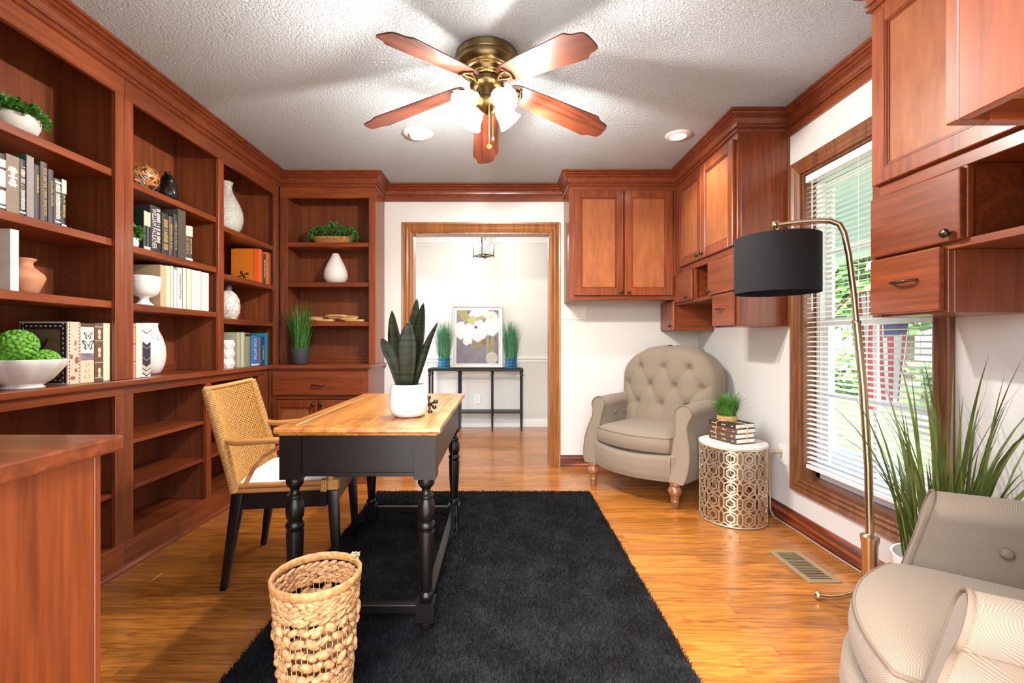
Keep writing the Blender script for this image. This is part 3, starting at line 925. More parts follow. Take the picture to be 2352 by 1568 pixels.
# ---- recessed ceiling lights
def downlight(x, y, lab, eyeball):
    t = thing('recessed_light', lab, 'light', (x, y, H - .004), group='recessed ceiling lights')
    r0 = .098 if eyeball else .080
    MB().lathe([(r0, -.0005), (r0, -.006), (r0 * .93, -.010), (r0 * .66, -.012), (r0 * .62, -.004)], seg=40, c=(x, y, H), cap=False).build('trim_ring', M['plastic'], t, smooth=60)
    if eyeball:
        Mx = Matrix.Translation((x, y, H - .004)) @ Matrix.Rotation(R(10), 4, 'X')
        MB().lathe([(.062, 0), (.060, -.014), (.052, -.026), (.046, -.028), (.044, -.022)], seg=32, M=Mx, cap=False).build('eyeball', M['plastic'], t, smooth=60)
        MB().lathe([(.0440, -.021), (.0002, -.0205)], seg=32, M=Mx, cap=False).build('lamp_face', M['bulb'], t)
        zz = H - .034
    else:
        MB().lathe([(.052, -.005), (.0002, -.0045)], seg=32, c=(x, y, H), cap=False).build('lamp_face', M['bulb'], t)
        zz = H - .014
    ld = bpy.data.lights.new('downlight', 'SPOT'); ld.energy = P_CAN; ld.color = CANW
    ld.spot_size = R(128); ld.spot_blend = .7; ld.shadow_soft_size = .05
    lo = bpy.data.objects.new('lamp', ld); COL.objects.link(lo); lo.parent = t
    lo.location = (0, 0, zz - (H - .004) - .004)
M['bulb'] = emis('lit_bulb', (255, 244, 226), 14.0)
downlight(-.546, 2.973, 'white eyeball recessed light left of the ceiling fan', True)
downlight(1.163, 3.0, 'bright recessed light above the tufted armchair', False)
# ================================================================== ceiling fan
M['blade'] = wood('fan_blade_wood', (70, 33, 21), (104, 50, 32), 'X', fine=45, ring=.9, coat=.15, vary=.04)
M['shade'] = emis('frosted_shade_lit', (255, 240, 214), 5.0)
fx, fy = -.07, 2.17
fan = thing('ceiling_fan', 'brass hugger ceiling fan with five wooden blades and four lit glass shades', 'ceiling fan', (fx, fy, H - .001))
L = lambda m, n, mat, par=fan, sm=50: m.build(n, mat, par, world=False, smooth=sm)
L(MB().lathe([(.146, 0), (.147, -.006), (.144, -.010), (.146, -.030), (.143, -.034), (.145, -.038), (.139, -.060), (.122, -.074), (.108, -.078)], seg=48), 'ceiling_housing', M['brass'])
L(MB().lathe([(.1085, -.074), (.110, -.079), (.108, -.084), (.100, -.086)], seg=48), 'trim_band', M['gold'])
L(MB().lathe([(.099, -.083), (.092, -.100), (.080, -.108)], seg=48), 'motor_housing', M['brass'])
L(MB().lathe([(.0805, -.104), (.083, -.109), (.080, -.114), (.068, -.117)], seg=48), 'trim_band', M['gold'])
L(MB().lathe([(.067, -.112), (.064, -.128), (.080, -.133), (.082, -.140), (.078, -.150), (.060, -.158), (.050, -.162), (.048, -.205), (.060, -.214), (.062, -.230), (.052, -.246), (.036, -.262), (.018, -.272), (.006, -.276)], seg=40), 'switch_housing', M['brass'])
DROOP = math.atan2(.112, .53)
blade_me = iron_me = None
def blade_outline():
    top = []
    L0, L1 = .115, .660
    pts = [(L0, .030), (L0 + .012, .046), (L0 + .04, .056), (.30, .066), (.45, .072), (.565, .077), (.580, .076), (.592, .066), (.606, .057), (.628, .054), (.648, .048), (.656, .038), (.660, .020)]
    return pts + [(x, -y) for x, y in reversed(pts)]
for k in range(5):
    az = R(92.5 + 72 * k)
    Mz = Matrix.Rotation(az, 4, 'Z') @ Matrix.Translation((.0, 0, -.119)) @ Matrix.Rotation(DROOP, 4, 'Y') @ Matrix.Rotation(R(-12), 4, 'X')
    if blade_me is None:
        bo = MB().prism(blade_outline(), lambda u, v, w_: (u, v, w_), -.003, .003).build('blade', M['blade'], fan, world=False, bevel=.0015)
        blade_me = bo.data
        im = MB()
        im.tube([(.055, 0, -.012), (.085, .0, -.014), (.11, .010, -.009), (.135, .020, -.007), (.165, .022, -.006)], [.008, .007, .006, .006, .005], seg=8)
        im.tube([(.085, .0, -.014), (.11, -.010, -.009), (.135, -.020, -.007), (.165, -.022, -.006)], [.007, .006, .006, .005], seg=8)
        im.tube([(.165, .040, -.006), (.17, .022, -.006), (.180, 0, -.006), (.17, -.022, -.006), (.165, -.040, -.006)], [.005, .007, .008, .007, .005], seg=8)
        for q in (-.026, 0, .026):
            im.ell((.168 + (.012 if q == 0 else 0), q, -.013), .005, .005, .003, 8, 4)
        io = im.build('blade_iron', M['brass'], bo, world=False, smooth=60); iron_me = io.data
    else:
        bo = bpy.data.objects.new('blade', blade_me); COL.objects.link(bo); bo.parent = fan
        io = bpy.data.objects.new('blade_iron', iron_me); COL.objects.link(io); io.parent = bo
    bo.matrix_local = Mz
shade_prof = [(.016, 0), (.018, .012), (.026, .022), (.036, .034), (.042, .052), (.045, .075), (.050, .095), (.057, .108), (.060, .114), (.058, .114), (.048, .094), (.043, .075), (.039, .052), (.033, .036), (.022, .024), (.014, .016)]
shade_me = None
for k in range(4):
    az = R(38 + 90 * k)
    Mt = Matrix.Rotation(az, 4, 'Z') @ Matrix.Translation((.058, 0, -.205)) @ Matrix.Rotation(R(128), 4, 'Y')
    L(MB().tube([Matrix.Rotation(az, 4, 'Z') @ Vector(p) for p in ((.040, 0, -.196), (.056, 0, -.198), (.064, 0, -.208))], [.011, .012, .016], seg=12), 'lamp_arm', M['brass'])
    if shade_me is None:
        so = MB().lathe(shade_prof, seg=32, cap=False, fn=lambda r, z, a: r * (1 + .025 * math.cos(16 * a) * max(0, z - .06) / .05)).build('lamp_shade', M['shade'], fan, world=False, smooth=70)
        shade_me = so.data
        bo = MB().lathe([(.010, .02), (.012, .045), (.020, .065), (.022, .078), (.016, .094), (.004, .100)], seg=16).build('bulb', M['bulb'], so, world=False, smooth=70); bulb_me = bo.data
    else:
        so = bpy.data.objects.new('lamp_shade', shade_me); COL.objects.link(so); so.parent = fan
        bo = bpy.data.objects.new('bulb', bulb_me); COL.objects.link(bo); bo.parent = so
    so.matrix_local = Mt
    ld = bpy.data.lights.new('fan_bulb', 'POINT'); ld.energy = P_FAN; ld.color = WARM; ld.shadow_soft_size = .028
    lo = bpy.data.objects.new('lamp', ld); COL.objects.link(lo); lo.parent = fan
    lo.matrix_local = Mt @ Matrix.Translation((0, 0, .150))
    ld = bpy.data.lights.new('fan_bulb_beam', 'SPOT'); ld.energy = P_FANSPOT; ld.color = WARM; ld.shadow_soft_size = .028
    ld.spot_size = R(165); ld.spot_blend = .35
    lo = bpy.data.objects.new('lamp', ld); COL.objects.link(lo); lo.parent = fan
    lo.matrix_local = Mt @ Matrix.Translation((0, 0, .118)) @ Matrix.Rotation(R(180), 4, 'X')
for (dx, dy, z1) in ((.012, -.05, -.44), (.030, -.035, -.40)):
    c = L(MB().tube([(dx * .8, dy * .8, -.235), (dx, dy, -.25), (dx, dy, z1)], .0016, seg=6), 'pull_chain', M['gold'])
    if z1 < -.42:
        MB().lathe([(.013, -.002), (.0135, 0), (.013, .002)], seg=20, M=Matrix.Translation((dx, dy, z1 - .012)) @ Matrix.Rotation(R(80), 4, 'X')).build('chain_fob', M['gold'], c, world=False, smooth=50)
    else:
        MB().lathe([(.002, 0), (.006, -.006), (.007, -.016), (.004, -.024), (.001, -.026)], seg=12, c=(dx, dy, z1)).build('chain_fob', M['gold'], c, world=False, smooth=50)

# ================================================================== rug
RX0, RX1, RY0, RY1 = -.890, .631, 1.12, 3.26
rug = thing('rug', 'black shag area rug under the desk', 'rug', ((RX0 + RX1) / 2, (RY0 + RY1) / 2, 0))
bx('backing', M['rug'], rug, RX0 + .004, RX1 - .004, RY0 + .004, RY1 - .004, .0005, .007)
rs = np.random.RandomState(5)
n = 150000
x = rs.uniform(RX0, RX1, n); y = rs.uniform(RY0, RY1, n)
h = rs.uniform(.008, .015, n); a = rs.uniform(0, 2 * np.pi, n)
lx, ly = rs.normal(0, .006, n), rs.normal(.0, .006, n)
wv = .0022
V = np.zeros((n, 3, 3))
V[:, 0] = np.stack([x - wv * np.cos(a), y - wv * np.sin(a), np.full(n, .0055)], 1)
V[:, 1] = np.stack([x + wv * np.cos(a), y + wv * np.sin(a), np.full(n, .0055)], 1)
V[:, 2] = np.stack([x + lx, y + ly, .0055 + h], 1)
o = np.array(ROOT[rug.name]); V -= o
me = bpy.data.meshes.new('pile')
me.vertices.add(3 * n); me.vertices.foreach_set('co', V.ravel())
me.loops.add(3 * n); me.loops.foreach_set('vertex_index', np.arange(3 * n, dtype=np.int32))
me.polygons.add(n); me.polygons.foreach_set('loop_start', np.arange(0, 3 * n, 3, dtype=np.int32))
me.update(calc_edges=True); me.validate()
me.materials.append(M['rug'])
po = bpy.data.objects.new('pile', me); COL.objects.link(po); po.parent = rug; tag(po, kind='stuff')
ZR = .012     # height at which things rest in the pile

# ================================================================== desk
dk = thing('writing_desk', 'writing desk with honey wood top and turned black legs', 'desk', (-.53, 2.20, ZR))
dx0, dx1, dy0, dy1, dz = -.826, -.228, 1.660, 2.762, .765
def topboard(x0, x1, y0, y1):
    return bx('top_board', M['desk'], dk, x0, x1, y0, y1, dz - .022, dz, bevel=.002)
g = .0008
topboard(dx0 + .052 + g, dx1 - .052 - g, dy0 + .062 + g, dy1 - .062 - g)
e = MB().prism([(dy0, dz - .022), (dy0 - .006, dz - .014), (dy0 - .004, dz - .004), (dy0 + .002, dz), (dy0 + .062 - g, dz), (dy0 + .062 - g, dz - .022)], lambda u, v, w_: (w_, u, v), dx0 - .004, dx1 + .004)
e.build('top_board', M['desk'], dk)
e = MB().prism([(dy1, dz - .022), (dy1 + .006, dz - .014), (dy1 + .004, dz - .004), (dy1 - .002, dz), (dy1 - .062 + g, dz), (dy1 - .062 + g, dz - .022)], lambda u, v, w_: (w_, u, v), dx0 - .004, dx1 + .004)
e.build('top_board', M['desk'], dk)
ym = [dy0 + .062 + g, dy0 + .36, dy0 + .36 + .38, dy1 - .062 - g]
for i in range(3):
    topboard(dx0 - .002, dx0 + .052 - g, ym[i] + g, ym[i + 1] - g)
    topboard(dx1 - .052 + g, dx1 + .002, ym[i] + g, ym[i + 1] - g)
bx('top_rim', M['desk'], dk, dx0 + .008, dx1 - .008, dy0 + .008, dy1 - .008, dz - .030, dz - .0225)
az0, az1 = .585, dz - .0305
lx0, lx1, ly0, ly1 = -.776, -.283, 1.710, 2.715
hw = .040
bx('apron', M['black'], dk, lx0 + hw, lx1 - hw, ly0 - hw + .006, ly0 - hw + .026, az0, az1)
bx('apron', M['black'], dk, lx0 + hw, lx1 - hw, ly1 + hw - .026, ly1 + hw - .006, az0, az1)
bx('apron', M['black'], dk, lx0 - hw + .006, lx0 - hw + .026, ly0 + hw, ly1 - hw, az0, az1)
bx('apron', M['black'], dk, lx1 + hw - .026, lx1 + hw - .006, ly0 + hw, ly1 - hw, az0, az1)
bx('apron_bead', M['black'], dk, lx0 + hw, lx1 - hw, ly0 - hw, ly0 - hw + .006, az0, az0 + .014)
leg_prof = [(.030, .572), (.0315, .562), (.031, .550), (.026, .540), (.018, .532), (.0155, .522), (.020, .512), (.0275, .506), (.028, .498), (.023, .492), (.026, .486), (.0315, .470),
            (.0335, .448), (.031, .425), (.025, .412), (.024, .408), (.031, .402), (.0335, .392), (.031, .382), (.025, .376), (.031, .372), (.0315, .360), (.029, .28), (.024, .20), (.0205, .150), (.019, .146),
            (.026, .138), (.028, .128), (.025, .118), (.021, .112)]
leg_me = None
for (x_, y_) in ((lx0, ly0), (lx1, ly0), (lx0, ly1), (lx1, ly1)):
    if leg_me is None:
        m = MB(); m.box(-hw, hw, -hw, hw, .572 - ZR, az1 - ZR)
        m.lathe([(r, z - ZR) for r, z in leg_prof], seg=24)
        m.box(-.034, .034, -.034, .034, .042 - ZR, .112 - ZR)
        m.lathe([(.020, .043 - ZR), (.028, .036 - ZR), (.029, .026 - ZR), (.025, .012 - ZR), (.018, .0)], seg=24)
        lo = m.build('leg', M['black'], dk, world=False, bevel=.0, smooth=40); leg_me = lo.data
    else:
        lo = bpy.data.objects.new('leg', leg_me); COL.objects.link(lo); lo.parent = dk
    lo.location = (x_ + .53, y_ - 2.20, 0)
for (x0, x1, y0, y1) in ((lx0 + .034, lx1 - .034, ly0 - .016, ly0 + .016), (lx0 + .034, lx1 - .034, ly1 - .016, ly1 + .016), (lx1 - .016, lx1 + .016, ly0 + .034, ly1 - .034)):
    bx('stretcher', M['black'], dk, x0, x1, y0, y1, .066, .098, bevel=.003)
cb = MB()
pts = [(lx1 + .02, 2.45, .58), (lx1 + .018, 2.45, .40), (lx1 + .02, 2.44, .20), (lx1 + .03, 2.43, .10)]
cb.tube(pts, .004, seg=6)
for q in range(3):
    cb.tube([(lx1 + .03 + .012 * math.cos(t) * (1 + .2 * q), 2.43 + .010 * math.sin(t * 2 + q), .15 + .075 * math.sin(t) - .03 * q) for t in np.linspace(0, 2 * math.pi, 20)], .0022, seg=5, closed=True)
cb.tube([(lx1 + .03, 2.43, .10), (lx1 + .01, 2.38, .04), (lx1 - .02, 2.33, .024)], .003, seg=6)
tag(cb.build('power_cord', M['cord'], None, smooth=60), 'bundled black power cord hanging beneath the writing desk', 'cord')

# ================================================================== cane armchair at the desk
ch = thing('cane_armchair', 'rattan armchair with woven cane back, white seat and black legs', 'chair', (-.99, 2.235, .0005), R(7.5))
B_ = lambda m, n, mat, par=ch, sm=50, **k: m.build(n, mat, par, world=False, smooth=sm, **k)
sx0, sx1, sy = -.215, .225, .235          # seat: back .. front, half width
# black base
def leg(p0, p1, w0, w1, nm='leg'):
    m = MB(); vs = []
    for (p, w_) in ((p0, w0), (p1, w1)):
        vs += [(p[0] - w_, p[1] - w_, p[2]), (p[0] + w_, p[1] - w_, p[2]), (p[0] + w_, p[1] + w_, p[2]), (p[0] - w_, p[1] + w_, p[2])]
    m.add(vs, [(3, 2, 1, 0), (4, 5, 6, 7), (0, 1, 5, 4), (1, 2, 6, 5), (2, 3, 7, 6), (3, 0, 4, 7)])
    return m.build(nm, M['black'], ch, world=False, bevel=.004, seg=2, smooth=40)
for s in (-1, 1):
    leg((sx0 - .035, s * (sy - .010), 0), (sx0 + .022, s * (sy - .026), .415), .013, .024)
    leg((sx1 + .0, s * (sy - .014), .0), (sx1 - .020, s * (sy - .026), .415), .013, .024)
m = MB().box(sx0 + .046, sx1 - .044, -sy + .004, -sy + .030, .345, .415)
B_(m, 'apron', M['black'], sm=None, bevel=.003)
m = MB().box(sx0 + .046, sx1 - .044, sy - .030, sy - .004, .345, .415); B_(m, 'apron', M['black'], sm=None, bevel=.003)
m = MB().box(sx1 - .030, sx1 - .006, -sy + .05, sy - .05, .345, .415); B_(m, 'apron', M['black'], sm=None, bevel=.003)
m = MB().box(sx0 + .010, sx0 + .036, -sy + .05, sy - .05, .345, .415); B_(m, 'apron', M['black'], sm=None, bevel=.003)
# rattan seat poles
for zq in (.426, .449):
    for s in (-1, 1):
        B_(MB().tube([(sx0 + .01, s * (sy - .014), zq), (sx1 - .008, s * (sy - .014), zq)], .0115, seg=12), 'seat_pole', M['rattan'])
m = MB().box(sx1 - .022, sx1, -sy + .03, sy - .03, .416, .452); B_(m, 'seat_front_rail', M['black'], sm=None, bevel=.005)
# seat cushion
def cush(u, v):
    X = sx0 + .005 + (sx1 - .02 - sx0 - .005) * u; Y = -sy + .028 + (2 * sy - .056) * v
    e_ = (1 - abs(2 * u - 1) ** 5) * (1 - abs(2 * v - 1) ** 5)
    return (X, Y, .438 + .050 * max(0, e_) ** .5)
m = MB().grid(cush, 24, 24); m.grid(lambda u, v: (cush(u, v)[0], cush(u, v)[1], .436), 1, 1, flip=True)
B_(m, 'seat_cushion', M['cushion'], sm=80)
# back frame and cane
def backp(t, q):     # t: -1..1 across, q: 0..1 up
    z = .425 + .440 * q
    xb = sx0 + .015 - .115 * q ** 1.15
    return Vector((xb - .045 * (1 - t * t) * min(1, .35 + q), t * (sy + .004), z + .012 * t * t * q))
for s in (-1, 1):
    B_(MB().tube([backp(s, q) for q in np.linspace(0, 1, 14)], [.0135 + .004 * math.sin(q * 3.1) for q in np.linspace(0, 1, 14)], seg=12), 'back_post', M['rattan'])
    wr = MB()
    for k in range(64):
        q = (k + .5) / 64
        p = backp(s, q); p2 = backp(s, min(1, q + .01)); d = (p2 - p).normalized()
        a1 = d.cross(Vector((0, 1, 0))).normalized(); b1 = a1.cross(d)
        rr = .0155 + .004 * math.sin(q * 3.1)
        wr.tube([p + (a1 * math.cos(t) + b1 * math.sin(t)) * rr for t in np.linspace(0, 2 * math.pi, 13)[:-1]], .0034, seg=5, closed=True)
    tag(B_(wr, 'cane_wrapping', M['cane']), kind='stuff')
B_(MB().tube([backp(t, 1) for t in np.linspace(-1, 1, 17)], .010, seg=10), 'top_rail', M['cane'])
cn = MB()
nr, ncol = 54, 34
for i in range(nr):
    q = .02 + .96 * i / (nr - 1)
    hwid = .0027
    pr = []
    for j in range(35):
        t = -1 + 2 * j / 34
        p = backp(t, q); o_ = .0016 * (1 if (i + j) % 2 else -1)
        pr += [p + Vector((o_, 0, -hwid)), p + Vector((o_, 0, hwid))]
    cn.add(pr, [(2 * j, 2 * j + 2, 2 * j + 3, 2 * j + 1) for j in range(34)])
for j in range(ncol):
    t = -.97 + 1.94 * j / (ncol - 1)
    hwid = .0036
    pr = []
    for i in range(30):
        p = backp(t, i / 29)
        pr += [p + Vector((.0, -hwid, 0)), p + Vector((.0, hwid, 0))]
    cn.add(pr, [(2 * i, 2 * i + 2, 2 * i + 3, 2 * i + 1) for i in range(29)])
tag(B_(cn, 'cane_panel', M['cane'], sm=None), kind='stuff')
for s in (-1, 1):
    y_ = s * (sy + .004)
    st = backp(s, .50)
    ys = s * (sy - .014)
    arm = [(st.x, y_, st.z), (st.x + .06, y_ + s * .004, st.z - .010), (-.05, y_ + s * .010, .648), (.06, y_ + s * .012, .650), (.110, y_ + s * .008, .644), (.142, y_ - s * .001, .622), (.160, ys, .58), (.186, ys, .50), (.208, ys, .418)]
    B_(MB().tube(arm, .0145, seg=12), 'arm', M['rattan'])
    br = [(sx0 + .045, ys, .440), (sx0 + .06, ys, .470), (sx0 + .085, ys, .520), (sx0 + .13, ys - s * -.004, .575), (sx0 + .20, y_, .618), (sx0 + .28, y_ + s * .010, .634)]
    B_(MB().tube(br, .0095, seg=10), 'arm_brace', M['rattan'])
    bd = MB()
    for z_ in (.424, .433, .442, .451, .460):
        bd.tube([(.190, ys - s * .014, z_), (.190, ys + s * .014, z_), (.229, ys + s * .014, z_), (.229, ys - s * .014, z_)], .0048, seg=6, closed=True)
    for x_ in (.160, .169, .178):
        bd.tube([(x_, ys - s * .013, .414), (x_, ys + s * .013, .414), (x_, ys + s * .013, .462), (x_, ys - s * .013, .462)], .0045, seg=6, closed=True)
    B_(bd, 'corner_binding', M['cane'])

# ================================================================== woven basket
bc = Vector((-.528, 1.300, ZR))
bk = thing('wicker_basket', 'tall tapered wastebasket of braided water hyacinth on the rug', 'basket', bc)
BH = .412
def brad(z): return .084 + (.117 - .084) * (z / BH) ** .9
rg = random.Random(11)
def lump(mb, a, z, r, la, lz, tilt, th=.009):
    c = Vector((r * math.cos(a), r * math.sin(a), z))
    Rm = Matrix.Rotation(a + math.pi / 2, 3, 'Z') @ Matrix.Rotation(tilt, 3, 'Y')
    mb.ell(c, la, th, lz, 8, 5, M=Rm)
def braid(z, hh, nseg, knots=False):
    mb = MB(); r = brad(z)
    ph = rg.random()
    for k in range(nseg):
        a = 2 * math.pi * (k + ph + rg.uniform(-.2, .2)) / nseg
        if knots:
            q = rg.uniform(.8, 1.2)
            lump(mb, a, z + rg.uniform(-.004, .004), r + rg.uniform(-.003, .005), 3.7 * r / nseg * q, hh * .33 * q, rg.uniform(.25, .8) * (1 if k % 2 else -1), .0085)
            lump(mb, a + math.pi / nseg, z + rg.uniform(-.003, .003), r - .003, 3.0 * r / nseg, hh * .20, -rg.uniform(.2, .6) * (1 if k % 2 else -1), .008)
        else:
            for s in (-1, 1):
                lump(mb, a + (0 if s > 0 else math.pi / nseg) + rg.uniform(-.03, .03), z + s * hh * .25, r + rg.uniform(-.0015, .0015), 5.4 * r / nseg, hh * rg.uniform(.30, .38), s * .36 + rg.uniform(-.12, .12), .0062)
    return mb.build('braid_row', M['hyacinth'], bk, world=False, smooth=80)
z = .010
for i in range(8):
    braid(z, .021, 26); z += .0195
zk0 = z
for i in range(5):
    braid(z + .006, .032, 20, True); z += .0325
zk1 = z + .004
while z < BH - .026:
    braid(z + .006, .021, 28); z += .0195
m = MB()
rp_ = []
m.lathe([(brad(BH) + .003, BH - .022), (brad(BH) + .0065, BH - .018), (brad(BH) + .007, BH - .002), (brad(BH) + .002, BH + .002), (brad(BH) - .003, BH - .001), (brad(BH) - .004, BH - .018), (brad(BH), BH - .022)], seg=72,
        cap=False, fn=lambda r, z, a: r + .0009 * math.sin(a * 90))
m.build('rim', M['hyacinth2'], bk, world=False, smooth=80)
wm = MB()
for k in range(40):
    a = 2 * math.pi * k / 40
    wm.tube([((brad(q) - .004) * math.cos(a), (brad(q) - .004) * math.sin(a), q) for q in (zk0 - .01, (zk0 + zk1) / 2, zk1 + .01)], .0012, seg=4)
tag(wm.build('warp_string', M['twine'], bk, world=False), kind='stuff')
MB().lathe([(.078, .0), (.080, .008)], seg=32).build('basket_base', M['hyacinth'], bk, world=False)
kt = MB()
for q in range(6):
    kt.tube([(.085 + .012 * math.sin(q * 2 + t * 5), .078 + .01 * math.cos(q + t * 7), BH + .004 + .012 * math.sin(t * 3.1 + q * .2)) for t in np.linspace(0, 1, 8)], .0011, seg=4)
kt.build('tie_string', M['twine'], bk, world=False)

# ================================================================== tufted armchair
def make_armchair():
    t = thing('tufted_armchair', 'x', 'armchair', (0, 0, 0))
    BL = lambda m, n, mat=M['fabric'], par=t, sm=60, **k: m.build(n, mat, par, world=False, smooth=sm, **k)
    # turned feet
    fp = [(.032, .172), (.033, .150), (.027, .146), (.036, .138), (.043, .120), (.044, .108), (.037, .092), (.028, .084), (.029, .078), (.027, .074), (.0255, .052), (.028, .048), (.0255, .043), (.021, .003), (.020, .0)]
    for s in (-1, 1):
        BL(MB().lathe(fp, seg=24, c=(s * .325, -.325, .0)), 'leg', M['legwood'], sm=40)
        leg_ = MB().lathe([(.026, .19), (.022, .10), (.017, 0)], seg=16, c=(s * .27, .255, 0)); BL(leg_, 'leg', M['legwood'], sm=40)
    # front rail (bowed), sides and frame
    def bow(x): return .085 * (1 - (x / .30) ** 2) if abs(x) < .30 else 0
    def railp(u, v):
        x = -.30 + .60 * u
        ang = v
        prof = [(.165, .0), (.165, .028), (.20, .040), (.26, .045), (.315, .040), (.334, .028), (.338, .0), (.330, -.03)]
        f = v * (len(prof) - 1); i = min(int(f), len(prof) - 2); q = f - i
        z = prof[i][0] * (1 - q) + prof[i + 1][0] * q; o_ = prof[i][1] * (1 - q) + prof[i + 1][1] * q
        return (x, -.300 - bow(x) - o_, z - .018 * (1 - (2 * u - 1) ** 2) * (v if v < .9 else .9))
    BL(MB().grid(railp, 24, 28), 'front_rail')
    BL(MB().box(-.33, .33, -.33, .32, .165, .335), 'seat_frame', sm=None, bevel=.01)
    pip = [Vector(railp(u, 0)) + Vector((0, -.022, .0)) for u in np.linspace(0, 1, 21)]
    BL(MB().tube(pip, .0045, seg=6), 'piping', M['piping'])
    # seat cushion (bowed front)
    def cf(u): x = -.282 + .564 * u; return x, -.320 - bow(x) * .95
    def cu(u, v):
        x, yf = cf(u); y = yf + (.25 - yf) * v
        e_ = (1 - abs(2 * u - 1) ** 7) * (1 - abs(2 * v - 1) ** 9)
        return (x, y, .440 + .034 * max(0, e_) ** .6 + .012 * (1 - (2 * u - 1) ** 2) * (1 - (2 * v - 1) ** 2))
    m = MB().grid(cu, 28, 28)
    rows = []
    bd = []
    for i in range(29): bd.append((i / 28, 0))
    for i in range(1, 29): bd.append((1, i / 28))
    for i in range(27, -1, -1): bd.append((i / 28, 1))
    for i in range(27, 0, -1): bd.append((0, i / 28))
    nb = len(bd); vs = []
    for zq, o_ in ((.440, 0), (.425, .007), (.395, .012), (.362, .008), (.346, 0)):
        for (u, v) in bd:
            p = Vector(cu(u, v)); c0 = Vector((0, -.05, p.z)); d = (p - c0); d.z = 0; d.normalize()
            vs.append((p.x + d.x * o_, p.y + d.y * o_, zq))
    m.add(vs, [(j * nb + i, j * nb + (i + 1) % nb, (j + 1) * nb + (i + 1) % nb, (j + 1) * nb + i) for j in range(4) for i in range(nb)])
    co = BL(m, 'seat_cushion', weld=.0005)
    for zq in (.440, .350):
        BL(MB().tube([(vs[i][0], vs[i][1], zq) for i in range(nb)], .0048, seg=6, closed=True), 'piping', M['piping'], par=co)
    # arms: scroll profile pushed back, leaning slightly backwards towards the top
    outer = [(.325, .165), (.385, .165), (.404, .20), (.415, .26), (.417, .33), (.408, .40), (.390, .46), (.376, .51), (.378, .545), (.388, .575)]
    scroll = [(.340 + .058 * math.cos(a), .601 + .054 * math.sin(a)) for a in np.linspace(R(-25), R(205), 16)]
    inner = [(.288, .565), (.294, .53), (.298, .48), (.294, .42), (.289, .34), (.288, .25), (.290, .165)]
    prof = outer + scroll + inner
    def yfront(z): return -.342 + .112 * max(0, (z - .165) / .49) ** 1.15
    for s in (-1, 1):
        n = len(prof); vs = []; fs = []
        stt = [0, .012, .3, .6, .85, 1.0]
        for q in stt:
            for (x, z) in prof:
                y0 = yfront(z); y1 = .27
                sh = 1.0
                xx = x + (.010 if q == 0 else 0) * (-1 if x > .34 else 1) * .5
                zz_ = z - (.004 if q == 0 and z > .5 else 0) + .012 * math.sin(q * 2.4) * (1 if z > .45 else 0)
                vs.append((s * xx, y0 + (y1 - y0) * q - (.006 if q == 0 else 0), zz_))
        for j in range(len(stt) - 1):
            fs += [(j * n + i, j * n + (i + 1) % n, (j + 1) * n + (i + 1) % n, (j + 1) * n + i) for i in range(n)]
        fs += [tuple(range(n)), tuple((len(stt) - 1) * n + i for i in range(n - 1, -1, -1))]
        ar = BL(MB().add(vs, fs), 'arm', sm=35)
        BL(MB().tube([(s * x, yfront(z) - .004, z) for x, z in prof[1:-1]], .0052, seg=6), 'piping', M['piping'], par=ar)
        for y_ in (-.10, .02):
            BL(MB().ell((s * .284, y_, .535), .008, .014, .014, 10, 6), 'button', M['piping'], par=ar)
    # tufted back
    btn = [(x, .885) for x in (-.20, 0, .20)] + [(x, .745) for x in (-.30, -.10, .10, .30)] + [(x, .605) for x in (-.20, 0, .20)]
    TOP = 1.045
    def halfw(z):
        zc = .80
        if z <= zc: return .352 + .033 * min(1, max(0, (z - .45) / .3))
        q = (z - zc) / (TOP - zc)
        return .385 * max(0.0, 1 - q ** 2.15) ** .5
    seg_l = []
    for a in btn:
        for b in btn:
            if abs(abs(a[0] - b[0]) - .10) < .02 and abs(abs(a[1] - b[1]) - .14) < .02 and a[1] > b[1]: seg_l.append((a, b))
    for x, z_ in btn:
        if z_ > .8:
            seg_l.append(((x, z_), (x * 1.15, z_ + .12)))
        if z_ < .65: seg_l.append(((x, z_), (x * 1.05, z_ - .13)))
    seg_l += [((-.30, .745), (-.40, .775)), ((.30, .745), (.40, .775)), ((-.30, .745), (-.37, .65)), ((.30, .745), (.37, .65)), ((-.2, .605), (-.3, .57)), ((.2, .605), (.3, .57))]
    def tuft(x, z):
        d = 0
        for bx_, bz in btn:
            r2 = (x - bx_) ** 2 + (z - bz) ** 2
            d += .028 * math.exp(-r2 / (.020 ** 2)) + .016 * math.exp(-r2 / (.055 ** 2))
        best = 9
        for a, b in seg_l:
            ax, az_ = a; bx_, bz = b
            l2 = (bx_ - ax) ** 2 + (bz - az_) ** 2
            tt = max(0, min(1, ((x - ax) * (bx_ - ax) + (z - az_) * (bz - az_)) / l2))
            dd = math.hypot(x - ax - tt * (bx_ - ax), z - az_ - tt * (bz - az_))
            best = min(best, dd)
        d += .0065 * math.exp(-(best / .007) ** 2) + .0035 * math.exp(-(best / .03) ** 2)
        return d
    def yback(z): return .105 + .14 * max(0, z - .42)      # recline
    def front(u, v):
        sv = 1 - (1 - v) ** 1.6
        z = .36 + (TOP - .36) * sv
        x = (2 * u - 1)
        x = math.copysign(abs(x) ** .85, x) * halfw(min(z, TOP - .0005))
        w_ = max(.02, halfw(min(z, TOP - .0005)))
        ed = max(0.0, 1 - (abs(x) / w_) ** 6)
        et = max(0.0, 1 - ((z - .36) / (TOP - .36)) ** 14)
        puff = .075 * (ed * et) ** .5
        y = yback(z) + .03 - puff - .035 * ed * et + .10 * (x / .37) ** 2 * .0 + tuft(x, z) * (ed * et) ** .5
        return (x, y, z)
    m = MB().grid(front, 80, 80)
